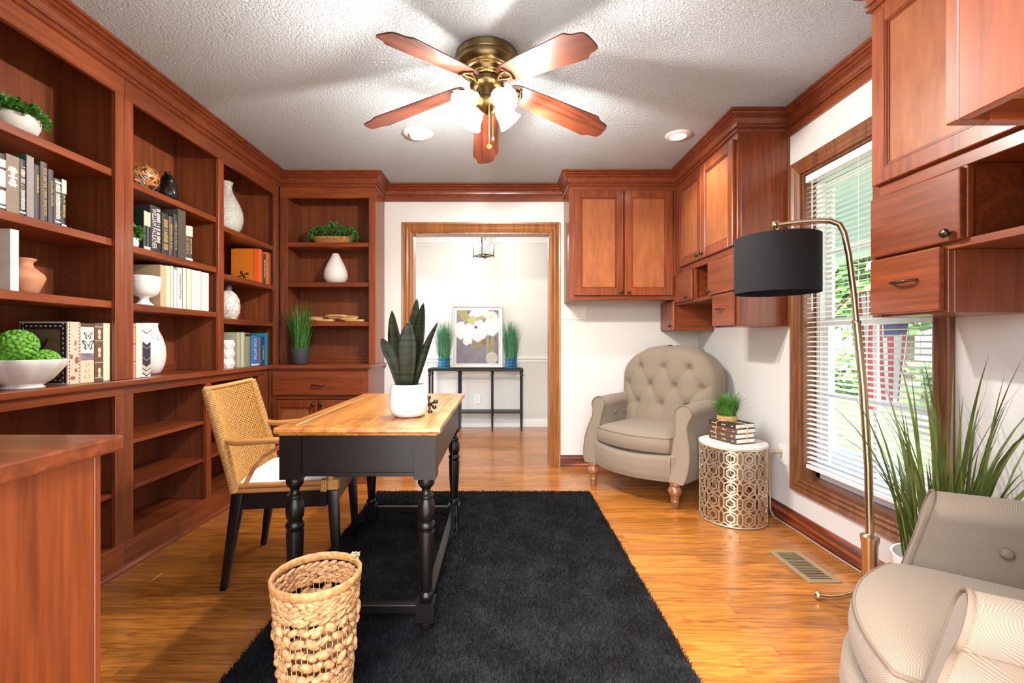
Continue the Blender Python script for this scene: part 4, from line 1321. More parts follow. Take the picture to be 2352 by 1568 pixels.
    def rear_old(u, v):
        p = front(u, v); z = p[2]
        w_ = max(.02, halfw(min(z, TOP - .0005)))
        ed = max(0.0, 1 - (abs(p[0]) / w_) ** 4); et = max(0.0, 1 - ((z - .36) / (TOP - .36)) ** 10)
        return (p[0], yback(z) + .03 + .085 * (ed * et) ** .5, z)
    def rear(u, v):
        p = front(u, v); z = p[2]
        w_ = max(.02, halfw(min(z, TOP - .0005)))
        ed = max(0.0, 1 - (abs(p[0]) / w_) ** 4); et = max(0.0, 1 - ((z - .36) / (TOP - .36)) ** 10)
        return (p[0] * .985, yback(z) + .155 + .025 * (ed * et) ** .5, z - (.012 if v > .9 else 0))
    m.grid(rear, 40, 80, flip=True)
    for uu in (0, 1):
        sd = []
        for i in range(81):
            a_, b_ = Vector(front(uu, i / 80)), Vector(rear(uu, i / 80))
            bul = Vector((.014 * (1 if uu else -1) * (1 if i < 70 else .3), 0, .012 if i > 66 else 0))
            sd.append([a_, a_ * .7 + b_ * .3 + bul, a_ * .3 + b_ * .7 + bul, b_])
        m.add([q for r_ in sd for q in r_], [(4 * i + k, 4 * i + k + 1, 4 * i + k + 5, 4 * i + k + 4) for i in range(80) for k in range(3)])
    tp_ = []
    for i in range(41):
        a_, b_ = Vector(front(i / 40, 1)), Vector(rear(i / 40, 1))
        tp_ += [a_, (a_ + b_) / 2 + Vector((0, 0, .006)), b_]
    m.add(tp_, [(3 * i + k, 3 * i + k + 1, 3 * i + k + 4, 3 * i + k + 3) for i in range(40) for k in range(2)])
    bo = BL(m, 'backrest', sm=179)
    bo2 = BL(MB().grid(lambda u, v: ((2 * u - 1) * .352, yback(.4) + .10 + .02 * math.sin(math.pi * u), .165 + .26 * v), 10, 4), 'outside_back', sm=60)
    for (x, z_) in btn:
        w_ = halfw(z_)
        ed = max(0.0, 1 - (abs(x) / w_) ** 6)
        y = yback(z_) + .03 - .075 * ed ** .5 - .035 * ed + tuft(x, z_) * ed ** .5
        BL(MB().ell((x, y - .002, z_), .011, .006, .011, 12, 6), 'button', M['piping'], par=bo)
    return t
M['legwood'] = wood('armchair_leg_wood', (112, 70, 42), (150, 100, 64), 'Z', fine=40, coat=.4)
def copy_tree(o, parent=None):
    c = o.copy(); COL.objects.link(c); c.parent = parent
    for chd in o.children: copy_tree(chd, c)
    return c
ac = make_armchair()
ac.location = (1.152, 3.403, .0005); ac.rotation_euler = (0, 0, R(-48.7))
tag(ac, 'taupe button-tufted armchair on wooden legs in the far corner', 'armchair', 'matching tufted armchairs')
ac2 = copy_tree(ac)
ac2.location = (1.190, .882, .0005); ac2.rotation_euler = (0, 0, R(-129.7))
tag(ac2, 'taupe herringbone armchair cut off at the bottom right corner', 'armchair', 'matching tufted armchairs')
# ================================================================== lattice drum side table
tc = (1.418, 2.795, .0005)
TR, TH = .189, .468
tb = thing('side_table', 'gold lattice drum side table with white top', 'side table', tc)
NC, NRW = 12, 5
cw = 2 * math.pi * TR / NC
h0, h1 = .012, TH - .022
rh = (h1 - h0) / NRW
lat = MB()
def strip(p, q, w_=.0088):
    (u0, v0), (u1, v1) = p, q
    d = Vector((u1 - u0, v1 - v0)); L_ = d.length
    if L_ < 1e-6: return
    d /= L_; nrm = Vector((-d.y, d.x)) * (w_ / 2)
    k = 2
    vs = []
    for i in range(k + 1):
        u = u0 + (u1 - u0) * i / k; v = v0 + (v1 - v0) * i / k
        for s in (-1, 1):
            for r_ in (TR - .0035, TR):
                uu, vv = u + nrm.x * s, v + nrm.y * s
                a_ = uu / TR
                vs.append((r_ * math.cos(a_), r_ * math.sin(a_), vv))
    fs = []
    for i in range(k):
        b0 = 4 * i; b1 = b0 + 4
        fs += [(b0, b0 + 2, b1 + 2, b1), (b0 + 1, b1 + 1, b1 + 3, b0 + 3), (b0, b1, b1 + 1, b0 + 1), (b0 + 2, b0 + 3, b1 + 3, b1 + 2)]
    lat.add(vs, fs)
for i in range(NC):
    for j_ in range(NRW):
        cx, cy = i * cw, h0 + (j_ + .5) * rh
        hw_, hv = cw * .36, rh * .5
        sv = hv - .020
        O = [(cx, cy + hv), (cx + hw_, cy + sv), (cx + hw_, cy - sv), (cx, cy - hv), (cx - hw_, cy - sv), (cx - hw_, cy + sv)]
        for k in range(6): strip(O[k], O[(k + 1) % 6])
        I = [(cx + .0245 * math.sin(R(60 * k)), cy + .0245 * math.cos(R(60 * k))) for k in range(6)]
        for k in range(6): strip(I[k], I[(k + 1) % 6])
        strip(I[0], O[0]); strip(I[3], O[3])
        # links to the neighbour column
        mx = cx + cw / 2
        strip(O[1], (mx, cy + hv)); strip((cx + cw - hw_, cy + sv), (mx, cy + hv))
        strip(O[2], (mx, cy - hv)); strip((cx + cw - hw_, cy - sv), (mx, cy - hv))
lat.build('lattice', M['tablegold'] if 'tablegold' in M else plain('champagne_gold', (212, 192, 164), rough=.4, metal=.85), tb, world=False)
M['tablegold'] = bpy.data.materials['champagne_gold']
for zq in (.006, TH - .018):
    MB().tube([((TR - .002) * math.cos(a), (TR - .002) * math.sin(a), zq) for a in np.linspace(0, 2 * math.pi, 65)[:-1]], .006, seg=8, closed=True).build('ring', M['tablegold'], tb, world=False, smooth=60)
M['whitewash'] = wood('whitewashed_top', (214, 208, 200), (236, 232, 226), 'X', fine=40, ring=.3, coat=0, rough=.5, vary=.02)
MB().lathe([(TR - .006, TH - .014), (TR + .001, TH - .012), (TR + .003, TH), (TR - .002, TH + .002), (TR - .008, TH - .002), (.001, TH - .002)], seg=64).build('table_top', M['whitewash'], tb, world=False, smooth=30)

# bound stack of four books on it
def fbook(loc, rz, L_, D_, th, col, lab, text, grp):
    t = thing('book', lab, 'book', loc, rz, group=grp)
    cm = plain('book_cover', col, rough=.6, noise=.1, nscale=30)
    c = MB()
    c.box(0, L_, -.003, D_, 0, .003); c.box(0, L_, -.003, D_, th - .003, th); c.box(0, L_, -.006, -.0031, 0, th)
    c.build('cover', cm, t, world=False, bevel=.0012)
    MB().box(.003, L_ - .004, -.003, D_ - .004, .0031, th - .0031).build('pages', M['paper'], t, world=False)
    mk = MB(); rgm = random.Random(int(th * 1e5) + len(lab))
    for (u0, u1) in ((.10, .28), (.48, .62), (.84, .90)):
        u = u0
        while u < u1:
            w_ = rgm.uniform(.006, .016)
            mk.box(L_ * u, L_ * u + w_, -.0066, -.006, th * .36, th * rgm.uniform(.56, .66)); u += (w_ + .004) / L_
    mk.build('spine_lettering', M['letter_gold'], t, world=False)
    return t
bz = TH + .003
bloc = onY(1632, 985, 2.73)
BR = R(-70.6)
cols = [((82, 62, 56), 'lowest brown book of the twine-bound stack on the side table', None), ((90, 66, 58), 'brown book second from the bottom of the twine-bound stack', None),
        ((104, 72, 60), 'red-brown book third from the bottom of the twine-bound stack', None), ((52, 44, 42), 'black-brown top book of the twine-bound stack on the side table', None)]
th_ = .0285
for i, (c_, lab, tx) in enumerate(cols):
    off = (.0, -.004, .006, .004)[i]
    fbook((1.324 + off, 2.895 + .002 * i, bz + i * (th_ + .0004)), BR, .212 if i < 3 else .206, .145, th_, c_, lab, tx, 'books bound with twine on the side table')
ztop = bz + 4 * (th_ + .0004)
def bkp(u, v, z): return Vector((1.324 + u * math.cos(BR) - v * math.sin(BR), 2.895 + u * math.sin(BR) + v * math.cos(BR), z))
tw = MB()
tw.tube([bkp(.065, -.010, bz + .004), bkp(.062, -.012, bz + .06), bkp(.066, -.010, ztop - .004), bkp(.075, .0, ztop + .003), bkp(.12, .03, ztop + .004)], .0022, seg=6)
tw.tube([bkp(.120, .03, ztop + .004), bkp(.17, .055, ztop + .004), bkp(.212, .068, ztop + .002), bkp(.222, .07, ztop - .006), bkp(.222, .068, bz + .06), bkp(.221, .066, bz + .004)], .0022, seg=6)
for q in range(5):
    a_ = q * 1.3
    tw.tube([bkp(.12 + .035 * math.cos(a_ + t * 3) * t, .03 + .03 * math.sin(a_ + t * 4) * t, ztop + .006 + .016 * math.sin(t * 3.14)) for t in np.linspace(0, 1, 9)], .002, seg=5)
tag(tw.build('twine', M['twine'], None, smooth=60), 'raffia twine tied in a bow around the book stack', 'twine')

# ------------------------------------------------------------------ plants
def blade(mb, base, az, length, lean, width, droop=1.0, n=7, twist=0.0, xmax=None):
    """tapered grass blade as a thin folded strip"""
    p = Vector(base); th = lean * .25
    d_az = Vector((math.cos(az), math.sin(az), 0)); side = Vector((-math.sin(az + twist), math.cos(az + twist), 0))
    L_, R_, C_ = [], [], []
    for i in range(n + 1):
        t = i / n
        w_ = width * (1 - t ** 2.2) * (.65 + .5 * min(1, t * 3)) + width * .02
        L_.append(p - side * w_ / 2); R_.append(p + side * w_ / 2)
        th = lean * (.25 + droop * t ** 1.5)
        p = p + (d_az * math.sin(th) + Vector((0, 0, 1)) * math.cos(th)) * (length / n)
    vs = []
    for a, b in zip(L_, R_): vs += [a, b]
    if xmax: vs = [Vector((min(q.x, xmax), q.y, q.z)) for q in vs]
    mb.add(vs, [(2 * i, 2 * i + 1, 2 * i + 3, 2 * i + 2) for i in range(n)])

def grass_tuft(name, parent, c, r, n, hmin, hmax, lean, width, mat, seed, world=True, droop=1.0, red=None):
    rg = random.Random(seed); m = MB()
    for _ in range(n):
        a = rg.uniform(0, 2 * math.pi); q = r * math.sqrt(rg.random())
        az = a + rg.uniform(-.7, .7)
        blade(m, (c[0] + q * math.cos(a), c[1] + q * math.sin(a), c[2]), az, rg.uniform(hmin, hmax), lean * (.15 + rg.random()) * (.4 + q / r), width * rg.uniform(.7, 1.3), droop)
    o = m.build(name, mat, parent, world=world, smooth=60)
    return tag(o, kind='stuff')

# small grass on the book stack
gp = bkp(.068, .072, ztop + .0004)
t = thing('potted_grass', 'small grass plant in a twine-wrapped pot on the book stack', 'plant', gp)
MB().lathe([(.050, 0), (.054, .004), (.056, .030), (.052, .032), (.049, .024)], seg=28, c=gp).build('pot', M['hyacinth2'], t, smooth=50)
MB().lathe([(.0495, .022), (.001, .024)], seg=24, c=gp, cap=False).build('soil', M['soil'], t)
pm = MB()
for q in range(4): pm.tube([(gp.x + .0568 * math.cos(a), gp.y + .0568 * math.sin(a), gp.z + .006 + .006 * q) for a in np.linspace(0, 2 * math.pi, 25)[:-1]], .0024, seg=5, closed=True)
pm.build('twine_wrap', M['twine'], t)
grass_tuft('grass', t, gp + Vector((0, 0, .022)), .046, 330, .10, .175, 1.25, .006, M['leaf'], 3)

# snake plant on the desk
pl = Vector((-.393, 1.925, dz + .0005))
t = thing('snake_plant', 'dark snake plant in a ribbed white pot on the desk', 'plant', pl)
MB().lathe([(.052, 0), (.066, .006), (.076, .022), (.080, .05), (.079, .09), (.074, .132), (.072, .136), (.069, .134), (.070, .10)], seg=48, c=pl, fn=lambda r, z, a: r + .0006 * math.sin(z * 900)).build('pot', M['ceramic'], t, smooth=50)
MB().lathe([(.0700, .118), (.001, .122)], seg=32, c=pl, cap=False).build('soil', M['soil'], t)
def m_snake():
    m, nt, b = new_mat('snake_leaf')
    tcn = N(nt, 'ShaderNodeTexCoord'); mp = N(nt, 'ShaderNodeMapping'); mp.inputs['Scale'].default_value = (4, 4, 60)
    nt.links.new(tcn.outputs['Object'], mp.inputs[0])
    no = N(nt, 'ShaderNodeTexNoise', i_2=1.6, i_3=3.0); nt.links.new(mp.outputs[0], no.inputs[0])
    rp = N(nt, 'ShaderNodeValToRGB'); rp.color_ramp.elements[0].position = .35; rp.color_ramp.elements[1].position = .75
    rp.color_ramp.elements[0].color = srgb(26, 30, 18); rp.color_ramp.elements[1].color = srgb(54, 60, 36)
    nt.links.new(no.outputs[0], rp.inputs[0]); nt.links.new(rp.outputs[0], b.inputs['Base Color'])
    b.inputs['Roughness'].default_value = .5; b.inputs['Specular IOR Level'].default_value = .25
    return m
M['snake'] = m_snake()
snake_root = t
def snake(bx_, by_, pts, wmax, face, bend=.25):
    """leaf along centre line pts (x,z offsets seen from the front), widest below the middle"""
    m = MB(); n = 14; vs = []
    P = [Vector(p) for p in pts]
    def at(t):
        f = t * (len(P) - 1); i = min(int(f), len(P) - 2); q = f - i
        p0 = P[max(0, i - 1)]; p1 = P[i]; p2 = P[i + 1]; p3 = P[min(len(P) - 1, i + 2)]
        return .5 * ((2 * p1) + (p2 - p0) * q + (2 * p0 - 5 * p1 + 4 * p2 - p3) * q * q + (3 * p1 - p0 - 3 * p2 + p3) * q ** 3)
    side = Vector((math.cos(face), math.sin(face), 0)); nrm = Vector((-math.sin(face), math.cos(face), 0))
    for i in range(n + 1):
        t = i / n
        w_ = 1.22 * wmax * (.55 + .45 * math.sin(min(1, t / .55) * math.pi / 2)) * (1 - max(0, (t - .55) / .45) ** 1.7) + .0004
        c = at(t)
        for s, k in ((-1, bend), (-.5, bend * .3), (0, 0), (.5, bend * .3), (1, bend)):
            vs.append(c + side * (w_ / 2) * s + nrm * (-k * w_ * .5))
    fs = [(j * 5 + i, j * 5 + i + 1, (j + 1) * 5 + i + 1, (j + 1) * 5 + i) for j in range(n) for i in range(4)]
    o = m.add(vs, fs).build('leaf', M['snake'], snake_root, smooth=80)
    md = o.modifiers.new('thick', 'SOLIDIFY'); md.thickness = .0025
    return o
def lp(px, py, Y): return onY(px, py, Y)
zb = pl.z + .115
snake(0, 0, [(pl.x - .030, 1.915, zb), lp(905, 835, 1.905), lp(890, 800, 1.90), lp(877, 776, 1.885)], .044, R(20))
snake(0, 0, [(pl.x - .020, 1.935, zb), lp(915, 830, 1.95), lp(906, 770, 1.96), lp(900, 712, 1.97)], .050, R(-12))
snake(0, 0, [(pl.x - .004, 1.955, zb), lp(942, 820, 1.97), lp(949, 750, 1.98), lp(958, 684, 1.99)], .050, R(30))
snake(0, 0, [(pl.x + .016, 1.935, zb), lp(957, 820, 1.95), lp(965, 750, 1.955), lp(972, 695, 1.96)], .050, R(-25))
snake(0, 0, [(pl.x - .004, 1.895, zb), lp(935, 840, 1.87), lp(936, 780, 1.865), lp(938, 738, 1.875)], .060, R(4))
snake(0, 0, [(pl.x + .026, 1.915, zb), lp(966, 850, 1.90), lp(985, 790, 1.895), lp(1005, 740, 1.89)], .034, R(-35), .6)

# jack-shaped ornaments
def jack(name, lab, c, s, mat, rot, grp):
    t = thing(name, lab, 'ornament', c, group=grp)
    Rm = Matrix.Rotation(rot, 3, 'Z') @ Matrix.Rotation(R(54), 3, 'X') @ Matrix.Rotation(R(45), 3, 'Y')
    cc = Vector(c) + Vector((0, 0, s * .62))
    for ax_ in ((1, 0, 0), (0, 1, 0), (0, 0, 1)):
        d = Rm @ Vector(ax_)
        m = MB().tube([cc - d * s, cc + d * s], s * .13, seg=8)
        for k in (-1, 1): m.ell(cc + d * s * k, s * .3, s * .3, s * .3, 12, 8)
        m.build('prong', mat, t, smooth=70)
jack('jack_ornament', 'dark metal jack ornament behind the white pot on the desk', (-.322, 2.03, dz + .012), .036, M['bronze'], .3, 'jack ornaments')
jack('jack_ornament', 'brown jack ornament beside the orange books', (-1.838, 3.235, 1.522 + .010), .030, M['bronze'], 1.0, 'jack ornaments')

# tall grass in a white floor pot behind the near armchair
gpos = Vector((1.45, 1.50, .0005))
t = thing('tall_grass_plant', 'tall green grass plant in a white floor pot by the window', 'plant', gpos)
MB().lathe([(.090, 0), (.100, .01), (.126, .33), (.130, .36), (.123, .36), (.118, .33)], seg=40, c=gpos).build('pot', M['ceramic'], t, smooth=50)
MB().lathe([(.1175, .325), (.001, .335)], seg=32, c=gpos, cap=False).build('soil', M['soil'], t)
rg = random.Random(21)
for k in range(118):
    a = rg.uniform(0, 2 * math.pi); q = .10 * math.sqrt(rg.random())
    m = MB()
    long_ = rg.random()
    Lh = rg.uniform(.30, .74) if k % 5 else rg.uniform(.18, .34)
    blade(m, (gpos.x + q * math.cos(a), gpos.y + q * math.sin(a), .33), a + rg.uniform(-.6, .6), Lh, (.12 + .75 * rg.random() ** 1.5) * (.5 + q / .1 * .6), rg.uniform(.006, .015), 1.0 + .5 * rg.random(), n=8, twist=rg.uniform(-1.2, 1.2), xmax=XR - .012)
    m.build('grass_blade', M['grass'], t, smooth=60)
for (az, ln, wd) in ((R(150), .52, .008), (R(165), .48, .007), (R(140), .56, .008), (R(185), .42, .007), (R(120), .50, .006)):
    m = MB(); blade(m, (gpos.x - .05, gpos.y + .03, .42), az, ln, 1.25, wd, 1.1, n=12); m.build('grass_blade', M['grass'], t, smooth=60)

# ================================================================== arc floor lamp
M['shade_out'] = plain('black_shade_fabric', (34, 34, 36), rough=.8, spec=.2, bump=.15, bscale=900)
M['lampgold'] = plain('satin_gold', (204, 184, 150), rough=.28, metal=1.0)
lb = Vector((1.412, 1.745, .0005))
lt = thing('floor_lamp', 'gold arched floor lamp with black drum shade in front of the window', 'floor lamp', lb)
pole = [(1.412, 1.745, .33), (1.409, 1.748, .6), (1.400, 1.762, .9), (1.387, 1.779, 1.16)]
MB().tube(pole, .0135, seg=14).build('lower_pole', M['lampgold'], lt, smooth=60)
up = [(1.387, 1.779, 1.155), (1.380, 1.785, 1.28), (1.370, 1.795, 1.42), (1.360, 1.806, 1.51), (1.350, 1.818, 1.548), (1.330, 1.840, 1.567), (1.300, 1.872, 1.576), (1.26, 1.915, 1.582), (1.200, 1.980, 1.586)]
MB().tube(up, .0105, seg=14).build('upper_pole', M['lampgold'], lt, smooth=60)
MB().lathe([(.016, 0), (.017, .006), (.013, .012)], seg=20, c=(1.387, 1.779, 1.150)).build('collar', M['lampgold'], lt, smooth=50)
MB().lathe([(.019, .10), (.025, .12), (.026, .30), (.030, .318), (.031, .334), (.024, .340), (.015, .345)], seg=24, c=(1.412, 1.745, 0), fn=lambda r, z, a: r * (1 + (.03 * math.cos(10 * a) if z < .31 else 0))).build('base_column', M['lampgold'], lt, smooth=50)
for az in (118, 238, 358):
    a = R(az); ca, sa = math.cos(a), math.sin(a)
    f = MB().tube([(lb.x + ca * r_, lb.y + sa * r_, z_) for r_, z_ in ((0, .135), (.04, .10), (.085, .062), (.13, .034), (.170, .021))], .010, seg=10)
    fo = f.build('foot', M['lampgold'], lt, smooth=60)
    MB().ell((lb.x + ca * .182, lb.y + sa * .182, .0185), .018, .018, .018, 16, 10).build('foot_ball', M['lampgold'], fo, smooth=80)
sc_ = Vector((1.193, 1.975, 0))
MB().lathe([(.164, 1.289), (.164, 1.53), (.1625, 1.53), (.1625, 1.289)], seg=64, c=sc_, cap=False).build('lamp_shade', M['shade_out'], lt, smooth=40)
hm = MB().tube([(1.20, 1.98, 1.586), (1.20, 1.98, 1.50)], .006, seg=8)
for k in range(3):
    a = R(120 * k + 20); hm.tube([(1.20, 1.98, 1.515), (1.193 + .1625 * math.cos(a), 1.975 + .1625 * math.sin(a), 1.522)], .0025, seg=5)
hm.tube([(1.20, 1.98, 1.50), (1.20, 1.98, 1.40)], .014, seg=10)
hm.build('shade_harness', M['lampgold'], lt, smooth=60)
MB().ell((1.20, 1.98, 1.365), .028, .028, .038, 14, 10).build('bulb', M['ceramic'], lt, smooth=80)
MB().lathe([(.010, -.012), (.018, -.008), (.020, 0), (.018, .008), (.010, .012)], seg=20, M=Matrix.Translation((1.196, 1.984, 1.587)) @ Matrix.Rotation(R(90), 4, 'X') @ Matrix.Rotation(R(35), 4, 'Y')).build('finial', M['lampgold'], lt, smooth=50)

# ================================================================== floor register, outlets, switches, cables
fv = thing('floor_register', 'beige metal floor register beside the window wall', 'vent', (1.53, 2.12, 0))
v0 = MB(); rx0, rx1, ry0, ry1 = 1.395, 1.545, 2.035, 2.345
rx0, rx1 = 1.375, 1.525
for a, b, c, d in ((rx0, rx1, ry0, ry0 + .022), (rx0, rx1, ry1 - .022, ry1), (rx0, rx0 + .024, ry0 + .022, ry1 - .022), (rx1 - .024, rx1, ry0 + .022, ry1 - .022)): v0.box(a, b, c, d, .0005, .005)
M['register'] = plain('register_beige', (168, 146, 112), rough=.45, metal=.3)
v0.build('frame', M['register'], fv, bevel=.001)
bx('well', M['cord'], fv, rx0 + .022, rx1 - .022, ry0 + .02, ry1 - .02, .0002, .0008, bevel=0)
for k in range(18):
    yq = ry0 + .026 + k * (ry1 - ry0 - .052) / 17.5
    bx('louver', M['register'], fv, rx0 + .024, rx1 - .024, yq, yq + .0045, .001, .0036, bevel=0)

def outlet(lab, fn, u, v, n_rows):
    o = Vector(fn(u, v, 0)); t = thing('wall_outlet', lab, 'outlet', o)
    m = MB(); boxf(m, fn, u - .036, u + .036, v - .058, v + .058, .0005, .006); m.build('plate', M['plastic'], t, bevel=.002)
    for k in range(n_rows):
        vv = v + (k - (n_rows - 1) / 2) * .038
        m = MB(); boxf(m, fn, u - .016, u + .016, vv - .014, vv + .014, .0061, .0085); so = m.build('socket', M['plastic'], t, bevel=.003)
        m = MB(); boxf(m, fn, u - .008, u - .005, vv - .002, vv + .007, .0086, .009); boxf(m, fn, u + .005, u + .008, vv - .002, vv + .007, .0086, .009); m.build('slots', M['letter_dark'], so)
    return t
outlet('white wall outlet behind the console table', lambda u, v, n: (u, YF2 - n, v), -.305, .35, 2)
outlet('white wall outlet with a plug beside the side table', lambda u, v, n: (XR - n, u, v), 2.765, .395, 2)
pg = thing('plug', 'clear plug and short cable in the outlet by the side table', 'plug', (1.690, 2.765, .37))
MB().tube([(1.7005, 2.765, .414), (1.660, 2.767, .414)], .014, seg=12).build('plug_body', M['clearcord'], pg, smooth=50)
MB().tube([(1.660, 2.767, .414), (1.635, 2.775, .405), (1.640, 2.80, .34), (1.66, 2.82, .20), (1.672, 2.83, .03), (1.674, 2.80, .006)], .005, seg=8).build('cable', M['clearcord'], pg, smooth=60)
cbm = MB().tube([(1.672, 2.79, .0055), (1.676, 2.55, .0055), (1.672, 2.30, .0055), (1.676, 2.05, .0055), (1.66, 1.82, .0055)], .004, seg=6)
tag(cbm.build('floor_cable', M['clearcord'], None, smooth=60), 'thin clear lamp cable lying along the window-wall baseboard', 'cable')
sp = thing('light_switch', 'white four-gang switch plate below the wall cabinet', 'switch', (.62, YB, 1.33))
fnS = lambda u, v, n: (u, YB - n, v)
m = MB(); boxf(m, fnS, .523, .740, 1.270, 1.388, .0005, .006); m.build('plate', M['plastic'], sp, bevel=.002)
for k in range(4):
    u = .5555 + .0495 * k
    m = MB(); boxf(m, fnS, u - .015, u + .015, 1.296, 1.362, .0061, .010); m.build('rocker', M['plastic'], sp, bevel=.002)
# ================================================================== books on the shelves
MATC = {}
def cmat(rgb, rough=.55, noise=.06):
    k = (rgb, rough)
    if k not in MATC: MATC[k] = plain('cloth_%d_%d_%d' % rgb, rgb, rough=rough, noise=noise, nscale=40)
    return MATC[k]
NB = [0]
def sbook(px0, px1, pytop, zb, X, col, lab, grp, depth=.15, text=None, tcol='letter_gold', tsize=.6, bands=(), cover=None, tpos=.55, tlen=.62, round_=True, marks=None, tshift=0.0):
    """upright book, spine facing the room; pixel columns of its spine give its thickness"""
    y0 = -X * F / (VX - px0) * 1.0; y1 = -X * F / (VX - px1)
    ym_ = (y0 + y1) / 2
    zt = CH + (VY - pytop) * ym_ / F
    y0 += .0006; y1 -= .0006; zb += .0008
    t = thing('book', lab, 'book', (X - depth / 2, ym_, zb), group=grp)
    m = MB(); cm = cmat(col)
    if round_:
        n_ = 6; pts = []
        for i in range(n_ + 1):
            q = i / n_; pts.append((y0 + (y1 - y0) * q, X - .004 + .004 * math.sin(math.pi * q)))
        pts += [(y1, X - .006), (y0, X - .006)]
        m.prism(pts, lambda u, v, w_: (v, u, w_), zb, zt)
    else:
        m.box(X - .004, X, y0, y1, zb, zt)
    bt = min(.003, (y1 - y0) * .18)
    m.box(X - depth, X - .0045, y0, y0 + bt, zb, zt); m.box(X - depth, X - .0045, y1 - bt, y1, zb, zt)
    m.build('cover', cm if cover is None else cmat(cover), t)
    bx('pages', M['paper'], t, X - depth + .004, X - .0065, y0 + bt, y1 - bt, zb + .002, zt - .004, bevel=0)
    hgt = zt - zb; wd = y1 - y0
    for (f0, f1, bc_) in bands:
        bx('spine_band', cmat(bc_), t, X - .003, X + .0007, y0 + .0004, y1 - .0004, zb + hgt * f0, zb + hgt * f1, bevel=0)
    if marks:
        f0, f1, wf, mm = marks[:4]; ctr = marks[4] if len(marks) > 4 else .5
        mk = MB(); rgm = random.Random(int(px0 * 7)); z = zb + hgt * f0
        while z < zb + hgt * f1:
            h_ = rgm.uniform(.0012, .0030); q = wf * rgm.uniform(.7, 1.0) / 2
            mk.box(X - .002, X + .0012, y0 + wd * (ctr - q), y0 + wd * (ctr + q), z, z + h_); z += h_ + rgm.uniform(.0012, .0024) + (.006 if rgm.random() < .15 else 0)
        mk.build('spine_lettering', M[mm], t)
    if text:
        ts = text if isinstance(text, (list, tuple)) else [text]
        for i, tx in enumerate(ts):
            k = (i + .5) / len(ts)
            text_mesh(tx, min(wd / len(ts) * tsize * 1.25, .05), M[tcol], 'spine_title', t, (X, y0 + wd * (k + tshift) if len(ts) == 1 else y1 - wd * k, zb + hgt * tpos), (0, 0, -1), (0, 1, 0), .0012, maxlen=hgt * tlen)
    return t, y0, y1, zb, zt

G1 = 'dark books on the near bookcase'
XS = -1.822
z2 = 1.556
W_, D_ = (236, 232, 224), (44, 40, 40)
sbook(-16, 13.2, 350, z2, XS, (92, 84, 84), 'grey book with big white title, first of the dark row', G1, text=None, bands=((.42, .72, W_), (.76, .9, W_), (.12, .36, W_), (.05, .09, W_)))
t, y0, y1, zb, zt = sbook(13.5, 44, 357, z2, XS, (142, 126, 110), 'thick taupe book with stacked white lines', G1, round_=False)
for k, (f, wq) in enumerate(((.79, .5), (.76, .7), (.73, .76), (.695, .4), (.66, .3), (.63, .76), (.60, .2), (.57, .45), (.545, .5), (.51, .76), (.48, .5))):
    yc = (y0 + y1) / 2; hw2 = (y1 - y0) * wq / 2; zc = zb + (zt - zb) * f
    bx('spine_line', M['letter_white'], t, XS - .001, XS + .0008, yc - hw2, yc + hw2, zc - .0028, zc + .0028, bevel=0)
sbook(44.4, 60, 366, z2, XS, (74, 68, 68), 'dark book with large cream title between taupe and green', G1, marks=(0.12, 0.9, 0.7, 'letter_white'), bands=((.05, .075, W_),))
sbook(60.4, 78, 357, z2, XS, (52, 92, 78), 'tall dark green book with a silver spine', G1, bands=((.0, .985, (150, 142, 144)),), text=None)
sbook(79, 93.6, 379, z2, XS, (72, 68, 66), 'black book with small gold initials', G1, marks=(0.5, 0.8, 0.4, 'letter_gold'))
sbook(94.4, 111, 373, z2, XS, (84, 76, 74), 'dark book with a long gold title along its spine', G1, text='RISE ABOVE OWN SHADOW', tsize=.62, tlen=.8, tpos=.5)
sbook(112.4, 125.6, 390, z2, XS, (78, 72, 72), 'slim dark book with short gold title left of the white-lettered one', G1, text='FALLEN ANGEL', tsize=.55, tlen=.66, tpos=.56)
sbook(126, 140.6, 411, z2, XS, (80, 80, 80), 'slim black book with dense white lettering', G1, marks=(0.14, 0.88, 0.85, 'letter_white'), bands=((.90, .95, W_), (.06, .09, W_)))
sbook(141.6, 153, 412, z2, XS, (36, 58, 52), 'thin green book with cream top, last of the dark row', G1, marks=(0.2, 0.65, 0.5, 'letter_gold'), bands=((.70, .99, (238, 224, 196)), (.0, .05, W_)))

G2 = 'dark books on the middle bay'
zc2 = 1.549
sbook(331, 338.6, 484, zc2, XS, (64, 62, 64), 'thin grey book with cream top beside the small fern', G2, bands=((.62, .99, (246, 222, 186)), (.02, .09, W_)), cover=(30, 54, 46), text=None)
sbook(339, 345.6, 487, zc2, XS, (66, 64, 66), 'second thin grey book with cream top beside the fern', G2, bands=((.62, .99, (250, 226, 190)), (.02, .09, W_)), text=None)
sbook(346.6, 370.5, 474, zc2, XS, (58, 54, 62), 'thick dark book with white title WILLIAM FAULKNER', G2, marks=(.22, .95, .38, 'letter_white', .72), text='WILLIAM FAULKNER', tcol='letter_white', tsize=.48, tshift=-.22, tlen=.86, tpos=.5)
sbook(373, 388, 491, zc2, XS, (62, 58, 56), 'dark book with two lines of gold and grey lettering', G2, marks=(0.12, 0.85, 0.7, 'letter_gold'))
sbook(389, 398.4, 497.5, zc2, XS, (92, 80, 82), 'mauve-grey slim book with bronze title', G2, marks=(0.15, 0.85, 0.5, 'letter_gold'))
sbook(400, 408.6, 492.6, zc2, XS, (60, 58, 58), 'slim charcoal book with spaced gold letters', G2, marks=(0.18, 0.85, 0.4, 'letter_gold'))
sbook(409, 426.8, 482.5, zc2, XS, (88, 80, 74), 'tall mottled grey book without title', G2, round_=False)
